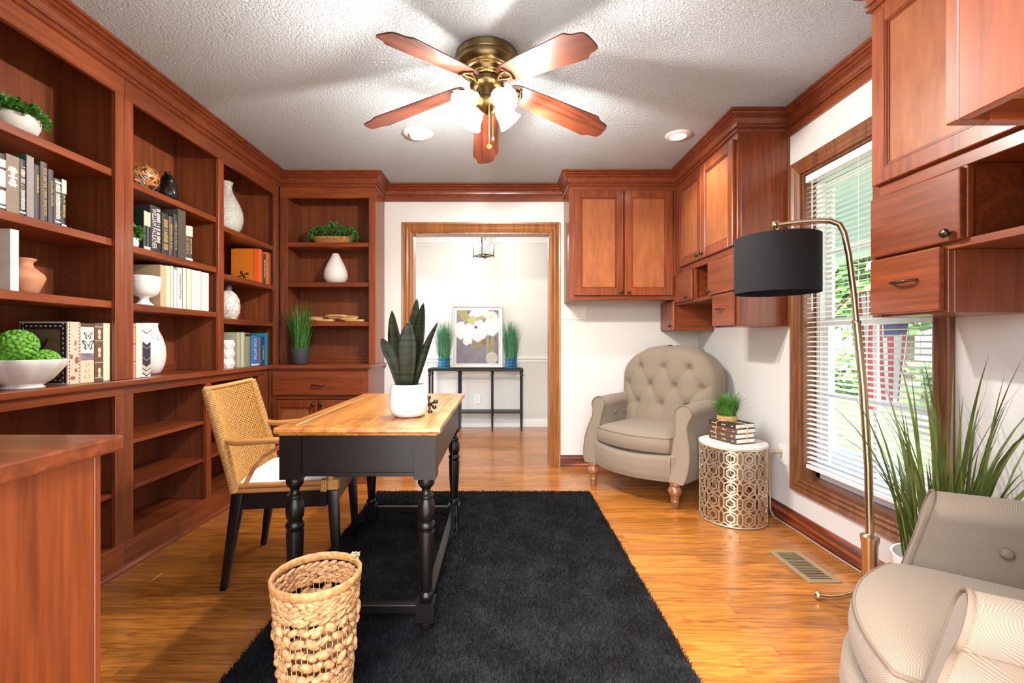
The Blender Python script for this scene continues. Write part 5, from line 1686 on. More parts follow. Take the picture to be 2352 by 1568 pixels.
sbook(427.6, 434.6, 517.6, zc2, XS, (72, 70, 70), 'short grey book with cream top after the mottled one', G2, bands=((.70, .99, (250, 232, 206)), (.0, .08, W_)), marks=(0.2, 0.66, 0.5, 'letter_gold'))
sbook(435, 442.6, 519, zc2, XS, (72, 70, 70), 'short grey book with cream top, last of its row', G2, bands=((.70, .99, (250, 232, 206)), (.0, .08, W_)), marks=(0.2, 0.66, 0.5, 'letter_gold'))

G3 = 'cream books on the middle bay'
zc3 = 1.266
rows = [(368, 382, 609, (206, 178, 142), 'tall tan book beside the footed white bowl', None), (382.6, 394, 611, (240, 226, 196), 'cream book next to the tan one', None),
        (394.4, 400, 611, (226, 212, 192), 'thin beige book in the cream row', None), (400.4, 407.6, 619.6, (240, 236, 236), 'short white book in the cream row', None),
        (408, 420.4, 615, (226, 228, 226), 'pale grey book with small dark vertical title', 'Development Process'), (421.4, 430, 615.7, (218, 224, 206), 'pale green book in the cream row', None),
        (430.4, 440, 617.4, (244, 228, 200), 'cream-yellow book after the pale green one', None), (440.6, 458, 621, (244, 240, 232), 'thick white book near the end of the cream row', None),
        (458.4, 463, 622.5, (240, 222, 200), 'thin peach book near the end of the cream row', None), (463.4, 479.5, 626, (246, 242, 234), 'thick white book ending the cream row', None)]
for px0, px1, pt, c_, lab, tx in rows:
    sbook(px0, px1, pt, zc3, XS, c_, lab, G3, depth=.16, text=tx, tcol='letter_dark', tsize=.42, tlen=.62, round_=(px1 - px0) < 14)

G4 = 'orange books on the bay by the hutch'
z32 = 1.522
sbook(584, 594, 572.4, z32, XS, (226, 84, 32), 'large orange book with its cover showing', G4, depth=.17, cover=(222, 124, 28), bands=((.0, .999, (230, 84, 34)),))
sbook(594.4, 604, 572.8, z32, XS, (232, 112, 52), 'light orange book next to the large orange one', G4, depth=.17)
sbook(605, 611.2, 584, z32, XS, (86, 74, 68), 'dark brown book between two orange ones', G4, marks=(0.2, 0.8, 0.5, 'letter_white'))
sbook(611.6, 620.8, 580, z32, XS, (228, 116, 48), 'orange book near the right end of its shelf', G4)
sbook(621.2, 626.6, 582, z32, XS, (110, 92, 86), 'greyish brown book at the right end of the orange row', G4)

G5 = 'decorative boxes and books on the left counter'
XC = -1.803
t, y0, y1, zb, zt = sbook(155, 184.4, 739, CZ, XC, (228, 202, 178), 'large decorative book box with bird cover and insect spine', G5, depth=.20, cover=(228, 202, 178), round_=False)
bx('cover_panel', cmat((38, 30, 30)), t, XC - .196, XC - .006, y0 - .0008, y0 + .0005, zb + .006, zt - .006, bevel=0)
bx('cover_picture', cmat((108, 88, 66), .6, .3), t, XC - .172, XC - .030, y0 - .0014, y0 - .0008, zb + .032, zt - .032, bevel=0)
bd = MB()
for k in range(13):
    f = .03 + .94 * k / 12
    for xx in (XC - .184, XC - .018): bd.ell((xx, y0 - .0012, zb + (zt - zb) * f), .0035, .0006, .006, 6, 4)
for k in range(8):
    for zz_ in (zb + .018, zt - .018): bd.ell((XC - .17 + .02 * k, y0 - .0012, zz_), .006, .0006, .0035, 6, 4)
bd.build('cover_border', cmat((206, 200, 196)), t)
bird = MB()
cx_, cz_ = XC - .105, zb + (zt - zb) * .62
bird.ell((cx_, y0 - .0016, cz_), .026, .0006, .011, 10, 6, M=Matrix.Rotation(R(-38), 3, 'Y')); bird.ell((cx_ + .020, y0 - .0016, cz_ + .022), .008, .0006, .007, 8, 5)
bird.tube([(cx_ - .018, y0 - .0016, cz_ - .012), (cx_ - .042, y0 - .0016, cz_ - .036)], .003, seg=5); bird.tube([(cx_ + .004, y0 - .0016, cz_ - .012), (cx_, y0 - .0016, cz_ - .05), (cx_ - .03, y0 - .0016, cz_ - .075), (cx_ + .03, y0 - .0016, cz_ - .08)], .0016, seg=4)
bird.build('cover_bird', cmat((44, 34, 28)), t)
sm = MB(); wd = y1 - y0
for k in range(18):
    f = .03 + .94 * k / 17
    for yy_ in (y0 + wd * .14, y1 - wd * .08): sm.ell((XC + .0006, yy_, zb + (zt - zb) * f), .0005, .0022, .0045, 6, 4)
sm.build('spine_border', cmat((96, 88, 104)), t)
ins = MB()
for (f, g, ry_, rz_) in ((.66, .62, .004, .012), (.56, .62, .008, .002), (.38, .72, .009, .016), (.44, .30, .008, .010), (.22, .66, .006, .009), (.10, .4, .012, .008)):
    ins.ell((XC + .0006, y0 + wd * g, zb + (zt - zb) * f), .0005, ry_, rz_, 8, 5)
ins.build('spine_insects', cmat((150, 110, 92)), t)

t, y0, y1, zb, zt = sbook(184.6, 216, 743, CZ, XC - .004, (232, 210, 178), 'cream book box with two butterflies on its spine', G5, depth=.19, round_=False)
X_ = XC - .004; wd = y1 - y0; hh = zt - zb
bx('spine_panel', cmat((240, 234, 226)), t, X_ - .001, X_ + .0007, y0 + .001, y1 - .001, zb + hh * .50, zb + hh * .94, bevel=0)
bx('spine_panel', cmat((150, 136, 150), .5, .4), t, X_ - .001, X_ + .0008, y0 + .001, y1 - .001, zb + hh * .38, zb + hh * .50, bevel=0)
bx('spine_panel', cmat((92, 70, 54)), t, X_ - .001, X_ + .0008, y0 + .001, y1 - .001, zb + hh * .945, zb + hh * .999, bevel=0)
def butterfly(cy, cz, s, mat, nm):
    m = MB()
    for q in (-1, 1):
        pts = [(0, .1), (q * .45, .62), (q * .9, .72), (q * .85, .35), (q * .5, .05), (q * .62, -.35), (q * .35, -.62), (q * .1, -.3)]
        vs = [(X_ + .0014, cy + u * s, cz + v * s) for u, v in pts]
        m.add(vs, [tuple(range(len(vs)))])
    o = m.build(nm, mat, t)
    m2 = MB()
    for q in (-1, 1):
        pts = [(q * .12, .12), (q * .45, .46), (q * .72, .56), (q * .68, .36), (q * .34, .08), (q * .42, -.3), (q * .3, -.45), (q * .14, -.2)]
        vs = [(X_ + .0018, cy + u * s, cz + v * s) for u, v in pts]
        m2.add(vs, [tuple(range(len(vs)))])
    m2.build('wing_fill', cmat((236, 226, 210)), o)
butterfly(y0 + wd * .55, zb + hh * .79, wd * .36, M['letter_dark'], 'spine_butterfly')
butterfly(y0 + wd * .55, zb + hh * .63, wd * .50, M['letter_dark'], 'spine_butterfly')
orn = MB()
for q in (-1, 1):
    for k in range(3):
        orn.tube([(X_ + .0008, y0 + wd * .5 + q * (.004 + .010 * math.sin(tt)) * (1 - .15 * k), zb + hh * (.08 + .1 * k) + .012 * tt / 3) for tt in np.linspace(0, 3.1, 8)], .0009, seg=4)
orn.build('spine_scroll', cmat((176, 150, 112)), t)

t, y0, y1, zb, zt = sbook(216.6, 236.8, 742, CZ, XC - .006, (110, 82, 70), 'brown book box with three gold medallions', G5, depth=.19, round_=False)
wd = y1 - y0; hh = zt - zb; X_ = XC - .006
for f in (.93, .69, .32, .06):
    bx('spine_rule', cmat((206, 186, 158)), t, X_ - .001, X_ + .001, y0 + .001, y1 - .001, zb + hh * f, zb + hh * (f + .014), bevel=0)
for f in (.80, .49, .14):
    m = MB().ell((X_ + .0008, y0 + wd * .56, zb + hh * f + .012), .0008, wd * .20, .013, 10, 6); m.ell((X_ + .0008, y0 + wd * .56, zb + hh * f - .010), .0008, wd * .17, .011, 10, 6)
    m.build('spine_medallion', cmat((222, 204, 168)), t)
sbook(237.2, 253.6, 742, CZ, XC - .008, (244, 232, 200), 'plain cream book box leaning by the stile', G5, depth=.19, round_=False, bands=((.93, .99, (226, 220, 180)),))

G6 = 'patterned books beside the speckled vase'
t, y0, y1, zb, zt = sbook(302, 311.6, 743, CZ, XC, (216, 150, 118), 'narrow orange-patterned book by the stile', G6, depth=.18, round_=False, bands=((.30, .315, D_), (.62, .635, D_), (.92, .93, D_)))
sbook(312, 326.4, 742, CZ, XC, (236, 224, 214), 'plain off-white book between patterned ones', G6, depth=.18, round_=False)
t, y0, y1, zb, zt = sbook(326.8, 346, 742, CZ, XC, (238, 236, 232), 'white and navy chevron-patterned book box', G6, depth=.18, round_=False)
wd = y1 - y0; hh = zt - zb
def chev(z0, z1, mat, nm):
    m = MB(); yc = (y0 + y1) / 2; d = wd * .30
    a, b = y0 + .0008, y1 - .0008
    vs = [(XC + .0009, a, z0 + d), (XC + .0009, yc, z0), (XC + .0009, b, z0 + d), (XC + .0009, b, z1 + d), (XC + .0009, yc, z1), (XC + .0009, a, z1 + d)]
    m.add(vs, [(0, 1, 4, 5), (1, 2, 3, 4)]); return m.build(nm, mat, t)
navy = cmat((62, 56, 74))
chev(zb + hh * .18, zb + hh * .60, navy, 'spine_chevron')
for k in range(4): chev(zb + hh * (.005 + .045 * k), zb + hh * (.030 + .045 * k), navy if k % 2 == 0 else cmat((206, 184, 120)), 'spine_chevron')
chev(zb + hh * .80, zb + hh * .815, navy, 'spine_chevron')
for f in (.30, .52):
    m = chev(zb + hh * f, zb + hh * (f + .010), cmat((206, 196, 180)), 'spine_line'); m.location.x = .0006

G7 = 'green and blue books on the counter by the hutch'
XG = -1.806
sbook(545, 554, 763, CZ, XG, (164, 168, 150), 'tall grey-green book behind the faceted vase', G7, depth=.19, cover=(176, 176, 152))
sbook(554.4, 563.4, 763, CZ, XG, (188, 194, 172), 'pale sage book in the green and blue row', G7, depth=.18)
sbook(563.8, 575.4, 764, CZ, XG, (146, 146, 108), 'olive green book in the green and blue row', G7, depth=.18, bands=((.90, .97, D_),))
sbook(576.6, 594.6, 771, CZ, XG, (64, 118, 182), 'bright blue book with bold white title', G7, depth=.18, text='YOUR LIFETIME', tcol='letter_white', tsize=.66, tlen=.72, tpos=.56, bands=((.02, .07, W_),))
sbook(595, 600.8, 774, CZ, XG, (120, 104, 110), 'thin greyish mauve book after the bright blue one', G7)
sbook(601.2, 608.8, 773, CZ, XG, (28, 66, 128), 'narrow navy book with a gold word', G7, marks=(0.2, 0.7, 0.4, 'letter_gold'))
sbook(609.2, 616.2, 765, CZ, XG, (34, 134, 152), 'tall teal book ending the green and blue row', G7, depth=.18)

# white upright book by the terracotta jar
sbook(23, 43.5, 527, 1.268, -1.83, (240, 238, 240), 'thick white book in front of the terracotta jar', 'white book', depth=.13, cover=(240, 236, 226), round_=False)

# ================================================================== vases and ornaments
def vase(name, lab, cat, c, prof, mat, seg=36, fn=None, grp=None, flat=False):
    m = MB().lathe(prof, seg=seg, c=c, fn=fn)
    return tag(m.build(name, mat, None, smooth=None if flat else 60), lab, cat, grp)
def leaves(mb, c, rx, ry, rz, n, s, rg, dome=False):
    for _ in range(n):
        u, v = rg.uniform(0, 2 * math.pi), rg.uniform(-.2 if dome else -1, 1)
        rr = rg.uniform(.70, 1.0); q = math.sqrt(max(0, 1 - v * v))
        d = Vector((q * math.cos(u), q * math.sin(u), v))
        p = Vector((c[0] + rx * rr * d.x, c[1] + ry * rr * d.y, c[2] + rz * rr * d.z))
        a = (d + Vector((rg.uniform(-.8, .8), rg.uniform(-.8, .8), rg.uniform(-.5, .8)))).normalized()
        b = a.cross(Vector((rg.uniform(-1, 1), rg.uniform(-1, 1), rg.uniform(-1, 1)))).normalized()
        cn_ = a.cross(b)
        L_ = s * rg.uniform(.7, 1.3)
        mb.add([p, p + a * L_ * .5 + b * L_ * .34 + cn_ * L_ * .08, p + a * L_, p + a * L_ * .5 - b * L_ * .34 + cn_ * L_ * .08], [(0, 1, 2, 3)])

M['greypot'] = plain('grey_striped_ceramic', (214, 210, 206), rough=.5, noise=.12, nscale=25)
c = Vector((-1.895, 1.765, 1.8785))
t = thing('boxwood_bowl', 'small boxwood plant in a grey ceramic bowl, top left shelf', 'plant', c)
MB().lathe([(.050, 0), (.066, .012), (.078, .045), (.080, .072), (.075, .072), (.070, .05)], seg=36, c=c).build('bowl', M['greypot'], t, smooth=50)
m = MB(); rg = random.Random(4); leaves(m, c + Vector((0, 0, .075)), .098, .098, .055, 900, .020, rg, True)
tag(m.build('foliage', M['leaf'], t), kind='stuff')
MB().ell(c + Vector((0, 0, .07)), .07, .07, .035, 16, 8).build('soil', M['soil'], t, smooth=80)

vase('terracotta_jar', 'round terracotta jar behind the white book', 'vase', (-1.930, 1.842, 1.2685), [(r_ * .72, z_ * .76) for r_, z_ in [(.045, 0), (.060, .02), (.082, .075), (.088, .095), (.080, .112), (.050, .140), (.038, .150), (.034, .165), (.036, .176), (.048, .188), (.050, .194), (.044, .194), (.030, .176)]], M['terracotta'])

# scalloped bowl with moss balls
bcx = Vector((-1.845, 1.754, CZ + .0005))
def scal(r, z, a): return r * (1 + (.065 * (abs(math.cos(4 * a)) - .5) if z > .03 else 0))
t = MB().lathe([(r_ * .89, z_ * .96) for r_, z_ in [(.070, 0), (.072, .004), (.062, .010), (.095, .035), (.128, .080), (.138, .096), (.139, .100), (.144, .112), (.143, .116), (.136, .112), (.128, .095), (.09, .04), (.02, .02)]], seg=96, c=bcx, fn=scal).build('serving_bowl', M['ceramic'], None, smooth=60)
tag(t, 'white scalloped serving bowl on the counter at the left edge', 'bowl')
def mossball(c, r, lab, seed):
    t = thing('moss_ball', lab, 'moss ball', (c[0], c[1], c[2] - r), group='moss balls in the white bowl')
    MB().ell(c, r * .93, r * .93, r * .93, 20, 14).build('core', M['moss'], t, smooth=80)
    rg = random.Random(seed); m = MB(); n = 130
    for i in range(n):
        v = 1 - 2 * (i + .5) / n; u = i * 2.39996; q = math.sqrt(1 - v * v)
        d = Vector((q * math.cos(u), q * math.sin(u), v))
        rot = d.to_track_quat('Z', 'Y').to_matrix() @ Matrix.Rotation(rg.uniform(0, 6), 3, 'Z') @ Matrix.Rotation(.35, 3, 'X')
        m.ell(Vector(c) + d * r * .95, r * .20, r * .15, r * .07, 7, 4, M=rot)
    tag(m.build('flakes', M['moss'], t, smooth=80), kind='stuff')
mossball((bcx.x + .012, bcx.y - .030, CZ + .165), .060, 'green moss ball resting on top of the others', 1)
mossball((bcx.x + .058, bcx.y + .026, CZ + .098), .050, 'green moss ball at the right of the bowl', 2)
mossball((bcx.x - .030, bcx.y - .062, CZ + .098), .048, 'green moss ball at the left of the bowl', 3)
mossball((bcx.x - .048, bcx.y + .048, CZ + .098), .048, 'green moss ball at the back of the bowl', 5)

# bamboo ball, zebra vase, black figurine
bb = Vector((-1.868, 2.375, 1.8655))
t = thing('bamboo_ball', 'openwork ball of bent bamboo strips on the upper shelf', 'ornament', bb)
cc = bb + Vector((0, 0, .070))
for k, (ax, ay) in enumerate(((0, 0), (60, 0), (-60, 0), (90, 40), (35, 75), (-40, 70), (90, -35))):
    Rm = Matrix.Rotation(R(ay), 3, 'Z') @ Matrix.Rotation(R(ax), 3, 'X')
    rr = .069 - .0018 * (k % 3)
    vs = []; fs = []
    for i in range(32):
        a_ = 2 * math.pi * i / 32
        for wv_, ro in ((-.006, 0), (.006, 0), (.006, -.0016), (-.006, -.0016)):
            vs.append(cc + Rm @ Vector(((rr + ro) * math.cos(a_), (rr + ro) * math.sin(a_), wv_)))
    for i in range(32):
        i2 = (i + 1) % 32
        fs += [(4 * i + q, 4 * i + (q + 1) % 4, 4 * i2 + (q + 1) % 4, 4 * i2 + q) for q in range(4)]
    MB().add(vs, fs).build('strip', M['rattan'], t, smooth=40)
def m_zebra():
    m, nt, b = new_mat('zebra_glaze')
    tcn = N(nt, 'ShaderNodeTexCoord'); wv_ = N(nt, 'ShaderNodeTexWave', i_1=30.0, i_2=3.0); wv_.bands_direction = 'DIAGONAL'
    nt.links.new(tcn.outputs['Object'], wv_.inputs[0])
    rp = N(nt, 'ShaderNodeValToRGB'); rp.color_ramp.interpolation = 'CONSTANT'; rp.color_ramp.elements[1].position = .5
    rp.color_ramp.elements[0].color = srgb(24, 22, 22); rp.color_ramp.elements[1].color = srgb(226, 220, 212)
    nt.links.new(wv_.outputs[0], rp.inputs[0]); nt.links.new(rp.outputs[0], b.inputs['Base Color']); b.inputs['Roughness'].default_value = .25
    return m
M['zebra'] = m_zebra()
vase('striped_vase', 'small black and white striped vase behind the bamboo ball', 'vase', (-1.985, 2.52, 1.8655), [(.03, 0), (.055, .03), (.062, .09), (.055, .13), (.036, .16), (.034, .172), (.030, .172), (.026, .155)], M['zebra'])
fg = Vector((-1.845, 2.515, 1.8655))
m = MB()
m.lathe([(.030, 0), (.044, .006), (.048, .030), (.044, .060), (.040, .085), (.034, .105), (.025, .122), (.016, .134), (.013, .140)], seg=28, c=fg, fn=lambda r, z, a: r * (1 + .12 * math.cos(2 * a) + .06 * math.cos(5 * a + z * 40)))
m.ell(fg + Vector((.022, -.012, .095)), .020, .018, .026, 14, 10); m.ell(fg + Vector((.026, .018, .040)), .022, .020, .026, 14, 10)
m.ell(fg + Vector((.028, .022, .0155)), .014, .013, .014, 12, 8); m.ell(fg + Vector((0, 0, .140)), .016, .016, .008, 12, 6)
for k in range(4): m.ell(fg + Vector((.013 * math.cos(1.6 * k), .013 * math.sin(1.6 * k), .147)), .005, .005, .006, 8, 6)
tag(m.build('figurine', M['stone'], None, smooth=80), 'glossy black carved figurine next to the bamboo ball', 'figurine')

c = Vector((-1.838, 2.266, zc2 + .0005))
t = thing('potted_fern', 'small green fern in a white pot in front of dark books', 'plant', c)
MB().lathe([(.020, 0), (.026, .01), (.028, .045), (.025, .045), (.024, .03)], seg=24, c=c).build('pot', M['ceramic'], t, smooth=50)
m = MB(); rg = random.Random(8); leaves(m, c + Vector((0, 0, .070)), .036, .036, .036, 240, .022, rg)
tag(m.build('foliage', M['leaf'], t), kind='stuff')
m = MB()
for k in range(6): m.tube([c + Vector((0, 0, .03)), c + Vector((.02 * math.cos(k), .02 * math.sin(k), .09))], .0015, seg=4)
m.build('stems', M['leaf'], t)

vase('footed_bowl', 'white embossed footed bowl beside the cream books', 'bowl', (-1.848, 2.353, zc3 + .0005), [(.040, 0), (.042, .004), (.030, .014), (.020, .028), (.022, .040), (.048, .050), (.062, .066), (.069, .095), (.072, .130), (.071, .150), (.067, .150), (.064, .12), (.05, .07), (.01, .055)], M['embossed'] if 'embossed' in M else plain('embossed_milk_glass', (240, 238, 236), rough=.3, bump=1.0, bscale=45), seg=48)

M['speck'] = plain('speckled_white', (240, 236, 230), rough=.45)
sv = Vector((-1.925, 2.475, CZ + .0005))
t = thing('speckled_vase', 'tall white vase with pierced neck on the counter', 'vase', sv)
MB().lathe([(.044, 0), (.060, .012), (.076, .05), (.083, .10), (.080, .15), (.068, .20), (.050, .24), (.044, .265), (.048, .280), (.043, .280), (.040, .26)], seg=40, c=sv, fn=lambda r, z, a: r + (.003 * math.sin(5 * a) if z > .25 else 0)).build('body', M['speck'], t, smooth=60)
m = MB(); rg = random.Random(2)
for _ in range(60):
    a_ = rg.uniform(0, 6.28); z_ = rg.uniform(.175, .262); r_ = .068 + (.20 - z_) * (.45 if z_ > .2 else .24) + .001
    r_ = float(np.interp(z_, [.15, .20, .24, .265], [.080, .068, .050, .044])) + .0004
    Mx = Matrix.Rotation(a_, 3, 'Z') @ Matrix.Rotation(R(15), 3, 'Y')
    m.ell(sv + Vector((r_ * math.cos(a_), r_ * math.sin(a_), z_)), .0012, rg.uniform(.001, .003), rg.uniform(.0015, .004), 6, 4, M=Mx)
tag(m.build('perforation', M['letter_dark'], t), kind='stuff')

def m_swirl():
    m, nt, b = new_mat('carved_swirl_white')
    tcn = N(nt, 'ShaderNodeTexCoord')
    no = N(nt, 'ShaderNodeTexNoise', i_2=14.0, i_3=1.0); no.inputs['Distortion'].default_value = 2.2
    nt.links.new(tcn.outputs['Object'], no.inputs[0])
    mu = N(nt, 'ShaderNodeMath', operation='MULTIPLY', i_1=40.0); nt.links.new(no.outputs[0], mu.inputs[0])
    si = N(nt, 'ShaderNodeMath', operation='SINE'); nt.links.new(mu.outputs[0], si.inputs[0])
    rp = N(nt, 'ShaderNodeValToRGB'); rp.color_ramp.elements[0].position = .06; rp.color_ramp.elements[1].position = .42
    rp.color_ramp.elements[0].color = srgb(118, 114, 104); rp.color_ramp.elements[1].color = srgb(226, 225, 216)
    ab = N(nt, 'ShaderNodeMath', operation='ABSOLUTE'); nt.links.new(si.outputs[0], ab.inputs[0]); nt.links.new(ab.outputs[0], rp.inputs[0])
    nt.links.new(rp.outputs[0], b.inputs['Base Color'])
    bp = N(nt, 'ShaderNodeBump', i_0=.5, i_1=.003); nt.links.new(ab.outputs[0], bp.inputs['Height']); nt.links.new(bp.outputs[0], b.inputs['Normal'])
    b.inputs['Roughness'].default_value = .55
    return m
M['swirl'] = m_swirl()
vase('carved_vase', 'tall white vase carved with swirls on the top shelf', 'vase', (-1.945, 3.215, 1.8325), [(.062, 0), (.070, .006), (.098, .06), (.108, .11), (.104, .16), (.086, .215), (.060, .265), (.042, .300), (.036, .330), (.038, .355), (.044, .372), (.038, .372), (.032, .34)], M['swirl'], seg=48)
def m_marble():
    m, nt, b = new_mat('marbled_white')
    tcn = N(nt, 'ShaderNodeTexCoord'); mp = N(nt, 'ShaderNodeMapping'); mp.inputs['Scale'].default_value = (1, 1, .5); nt.links.new(tcn.outputs['Object'], mp.inputs[0])
    no = N(nt, 'ShaderNodeTexNoise', i_2=13.0, i_3=6.0); no.inputs['Distortion'].default_value = 2.5; nt.links.new(mp.outputs[0], no.inputs[0])
    rp = N(nt, 'ShaderNodeValToRGB'); e_ = rp.color_ramp.elements
    e_[0].position = .44; e_[0].color = srgb(240, 234, 228); e_[1].position = .56; e_[1].color = srgb(240, 234, 228)
    q = e_.new(.5); q.color = srgb(178, 164, 154)
    nt.links.new(no.outputs[0], rp.inputs[0]); nt.links.new(rp.outputs[0], b.inputs['Base Color']); b.inputs['Roughness'].default_value = .35
    return m
M['marble'] = m_marble()
mv = Vector((-1.900, 3.165, 1.2325))
t = thing('marbled_vase', 'white marbled vase with a dark neck', 'vase', mv)
MB().lathe([(.050, 0), (.056, .004), (.070, .05), (.074, .09), (.068, .14), (.050, .175), (.030, .195), (.025, .199)], seg=40, c=mv).build('body', M['marble'], t, smooth=60)
MB().lathe([(.0245, .1985), (.022, .210), (.022, .225), (.026, .236), (.022, .236), (.019, .22)], seg=28, c=mv).build('neck', cmat((86, 82, 92)), t, smooth=60)
# faceted vase
fcv = Vector((-1.845, 3.052, CZ + .0005))
m = MB(); rings = 7; sg = 8; vs = []
for j_ in range(rings):
    for k in range(sg):
        a_ = 2 * math.pi * (k + .5 * (j_ % 2)) / sg; r_ = .043 + (.008 if j_ % 2 else 0)
        vs.append(fcv + Vector((r_ * math.cos(a_), r_ * math.sin(a_), .190 * j_ / (rings - 1))))
fs = []
for j_ in range(rings - 1):
    for k in range(sg):
        a0 = j_ * sg + k; a1 = j_ * sg + (k + 1) % sg; b0 = a0 + sg; b1 = a1 + sg
        fs += ([(a0, a1, b0), (a1, b1, b0)] if j_ % 2 == 0 else [(a0, b1, b0), (a0, a1, b1)])
fs += [tuple(range(sg))[::-1], tuple((rings - 1) * sg + k for k in range(sg))]
tag(m.add(vs, fs).build('faceted_vase', M['matteceramic'], None), 'white faceted vase in front of the sage green books', 'vase')

# corner hutch ornaments
c = Vector((-1.405, 3.80, 1.8845))
t = thing('boxwood_tray', 'boxwood foliage in a long carved wooden bowl', 'plant', c)
MB().lathe([(.13, 0), (.145, .006), (.172, .050), (.176, .056), (.166, .054), (.14, .02), (.02, .015)], seg=48, c=c, fn=lambda r, z, a: r * (1 if True else 1) / ((abs(math.cos(a)) ** 4 + abs(math.sin(a) / .48) ** 4) ** .25)).build('bowl', wood('carved_bowl', (150, 96, 52), (196, 140, 84), 'X', fine=20), t, smooth=60)
m = MB(); rg = random.Random(14)
for (dx_, rz_, hz) in ((0, .115, .055), (-.11, .075, .05), (.11, .075, .05)):
    leaves(m, c + Vector((dx_, 0, .055)), .095, .085, rz_ + .025, 900, .016, rg, True)
tag(m.build('foliage', M['darkleaf'], t), kind='stuff')
MB().ell(c + Vector((0, 0, .05)), .15, .07, .05, 20, 8).build('moss', M['soil'], t, smooth=80)
vase('teardrop_vase', 'white teardrop vase on the middle shelf of the hutch', 'vase', (-1.385, 3.80, 1.5605), [(.058, 0), (.075, .008), (.094, .045), (.097, .075), (.090, .115), (.066, .170), (.042, .215), (.029, .245), (.022, .254), (.018, .254), (.016, .24)], M['matteceramic'], seg=48)
cl = thing('wooden_chain', 'carved pale wooden chain lying on the hutch shelf', 'ornament', (-1.37, 3.80, 1.2405))
def link(cx_, cy_, cz_, L_, w_, rx, rz_, r_=.012):
    pts = []
    for i in range(36):
        a_ = 2 * math.pi * i / 36
        p = Vector((L_ * math.copysign(abs(math.cos(a_)) ** .7, math.cos(a_)), w_ * math.copysign(abs(math.sin(a_)) ** .8, math.sin(a_)), 0))
        p = Matrix.Rotation(rz_, 3, 'Z') @ (Matrix.Rotation(rx, 3, 'X') @ p)
        pts.append(p + Vector((cx_, cy_, cz_)))
    MB().tube(pts, r_, seg=10, closed=True).build('link', M['chainwood'], cl, smooth=70)
M['chainwood'] = wood('pale_carved_wood', (188, 138, 82), (222, 178, 118), 'X', fine=25)
for (cx_, cz_, rx, rz_, L_) in ((-1.565, .030, 12, 8, .065), (-1.475, .014, 2, -6, .072), (-1.375, .044, -14, 5, .085), (-1.275, .036, 18, -8, .070), (-1.225, .014, 2, 4, .078)):
    link(cx_, 3.80, 1.2405 + cz_, L_, .036, R(rx), R(rz_))
c = Vector((-1.592, 3.60, CZ + .0005))
t = thing('potted_grass', 'green grass in a charcoal pot on the hutch counter', 'plant', c)
MB().lathe([(.045, 0), (.055, .004), (.070, .05), (.077, .105), (.078, .128), (.073, .128), (.070, .10)], seg=36, c=c).build('pot', M['darkpot'], t, smooth=50)
MB().lathe([(.0715, .112), (.001, .116)], seg=24, c=c, cap=False).build('soil', M['soil'], t)
grass_tuft('grass', t, c + Vector((0, 0, .114)), .062, 230, .16, .40, .42, .007, M['darkleaf'], 9, droop=1.3)

# ================================================================== entry hall: console, picture, blue vases, lantern
cy0, cy1, cx0, cx1, ctz = 5.46, 5.71, -.886, .262, .755
t = thing('console_table', 'slim black iron console table in the entry hall', 'console table', (-.31, 5.585, 0))
tp = MB(); 
for a, b, c_, d in ((cx0, cx1, cy0, cy0 + .03), (cx0, cx1, cy1 - .03, cy1), (cx0, cx0 + .03, cy0 + .03, cy1 - .03), (cx1 - .03, cx1, cy0 + .03, cy1 - .03)): tp.box(a, b, c_, d, ctz - .03, ctz)
tp.build('top_frame', M['iron'], t, bevel=.003)
bx('glass_top', M['lampglass'], t, cx0 + .03, cx1 - .03, cy0 + .03, cy1 - .03, ctz - .012, ctz - .004, bevel=0)
bx('lower_shelf', M['iron'], t, cx0 + .01, cx1 - .01, cy0 + .012, cy1 - .012, .215, .232)
for x_ in (cx0 + .02, cx0 + .375, cx1 - .375, cx1 - .02):
    for y_ in (cy0 + .016, cy1 - .016):
        MB().lathe([(.007, .0005), (.011, .12), (.013, .20), (.013, .60), (.011, .66), (.018, .67), (.018, .68), (.013, .69), (.016, .71), (.018, ctz - .0305)], seg=14, c=(x_, y_, 0)).build('leg', M['iron'], t, smooth=50)
# picture leaning against the wall
pw_, ph_ = .625, .775
pt = thing('framed_picture', 'gold-framed painting of white flowers on grey leaning above the console', 'picture', (-.30, 5.655, ctz))
pt.rotation_euler = (R(-5), 0, 0)
pb = lambda m, n, mat, par=pt, **k: m.build(n, mat, par, world=False, **k)
fr = MB(); f_ = .018
for a, b, c_, d in ((-pw_ / 2, pw_ / 2, 0, f_), (-pw_ / 2, pw_ / 2, ph_ - f_, ph_), (-pw_ / 2, -pw_ / 2 + f_, f_, ph_ - f_), (pw_ / 2 - f_, pw_ / 2, f_, ph_ - f_)): fr.box(a, b, -.012, .014, c_ + .002, d + .002)
pb(fr, 'frame', plain('champagne_frame', (206, 190, 160), rough=.3, metal=.8), bevel=.003)
pb(MB().box(-pw_ / 2 + f_, pw_ / 2 - f_, .001, .004, f_, ph_ - f_), 'mat_board', cmat((226, 228, 230)))
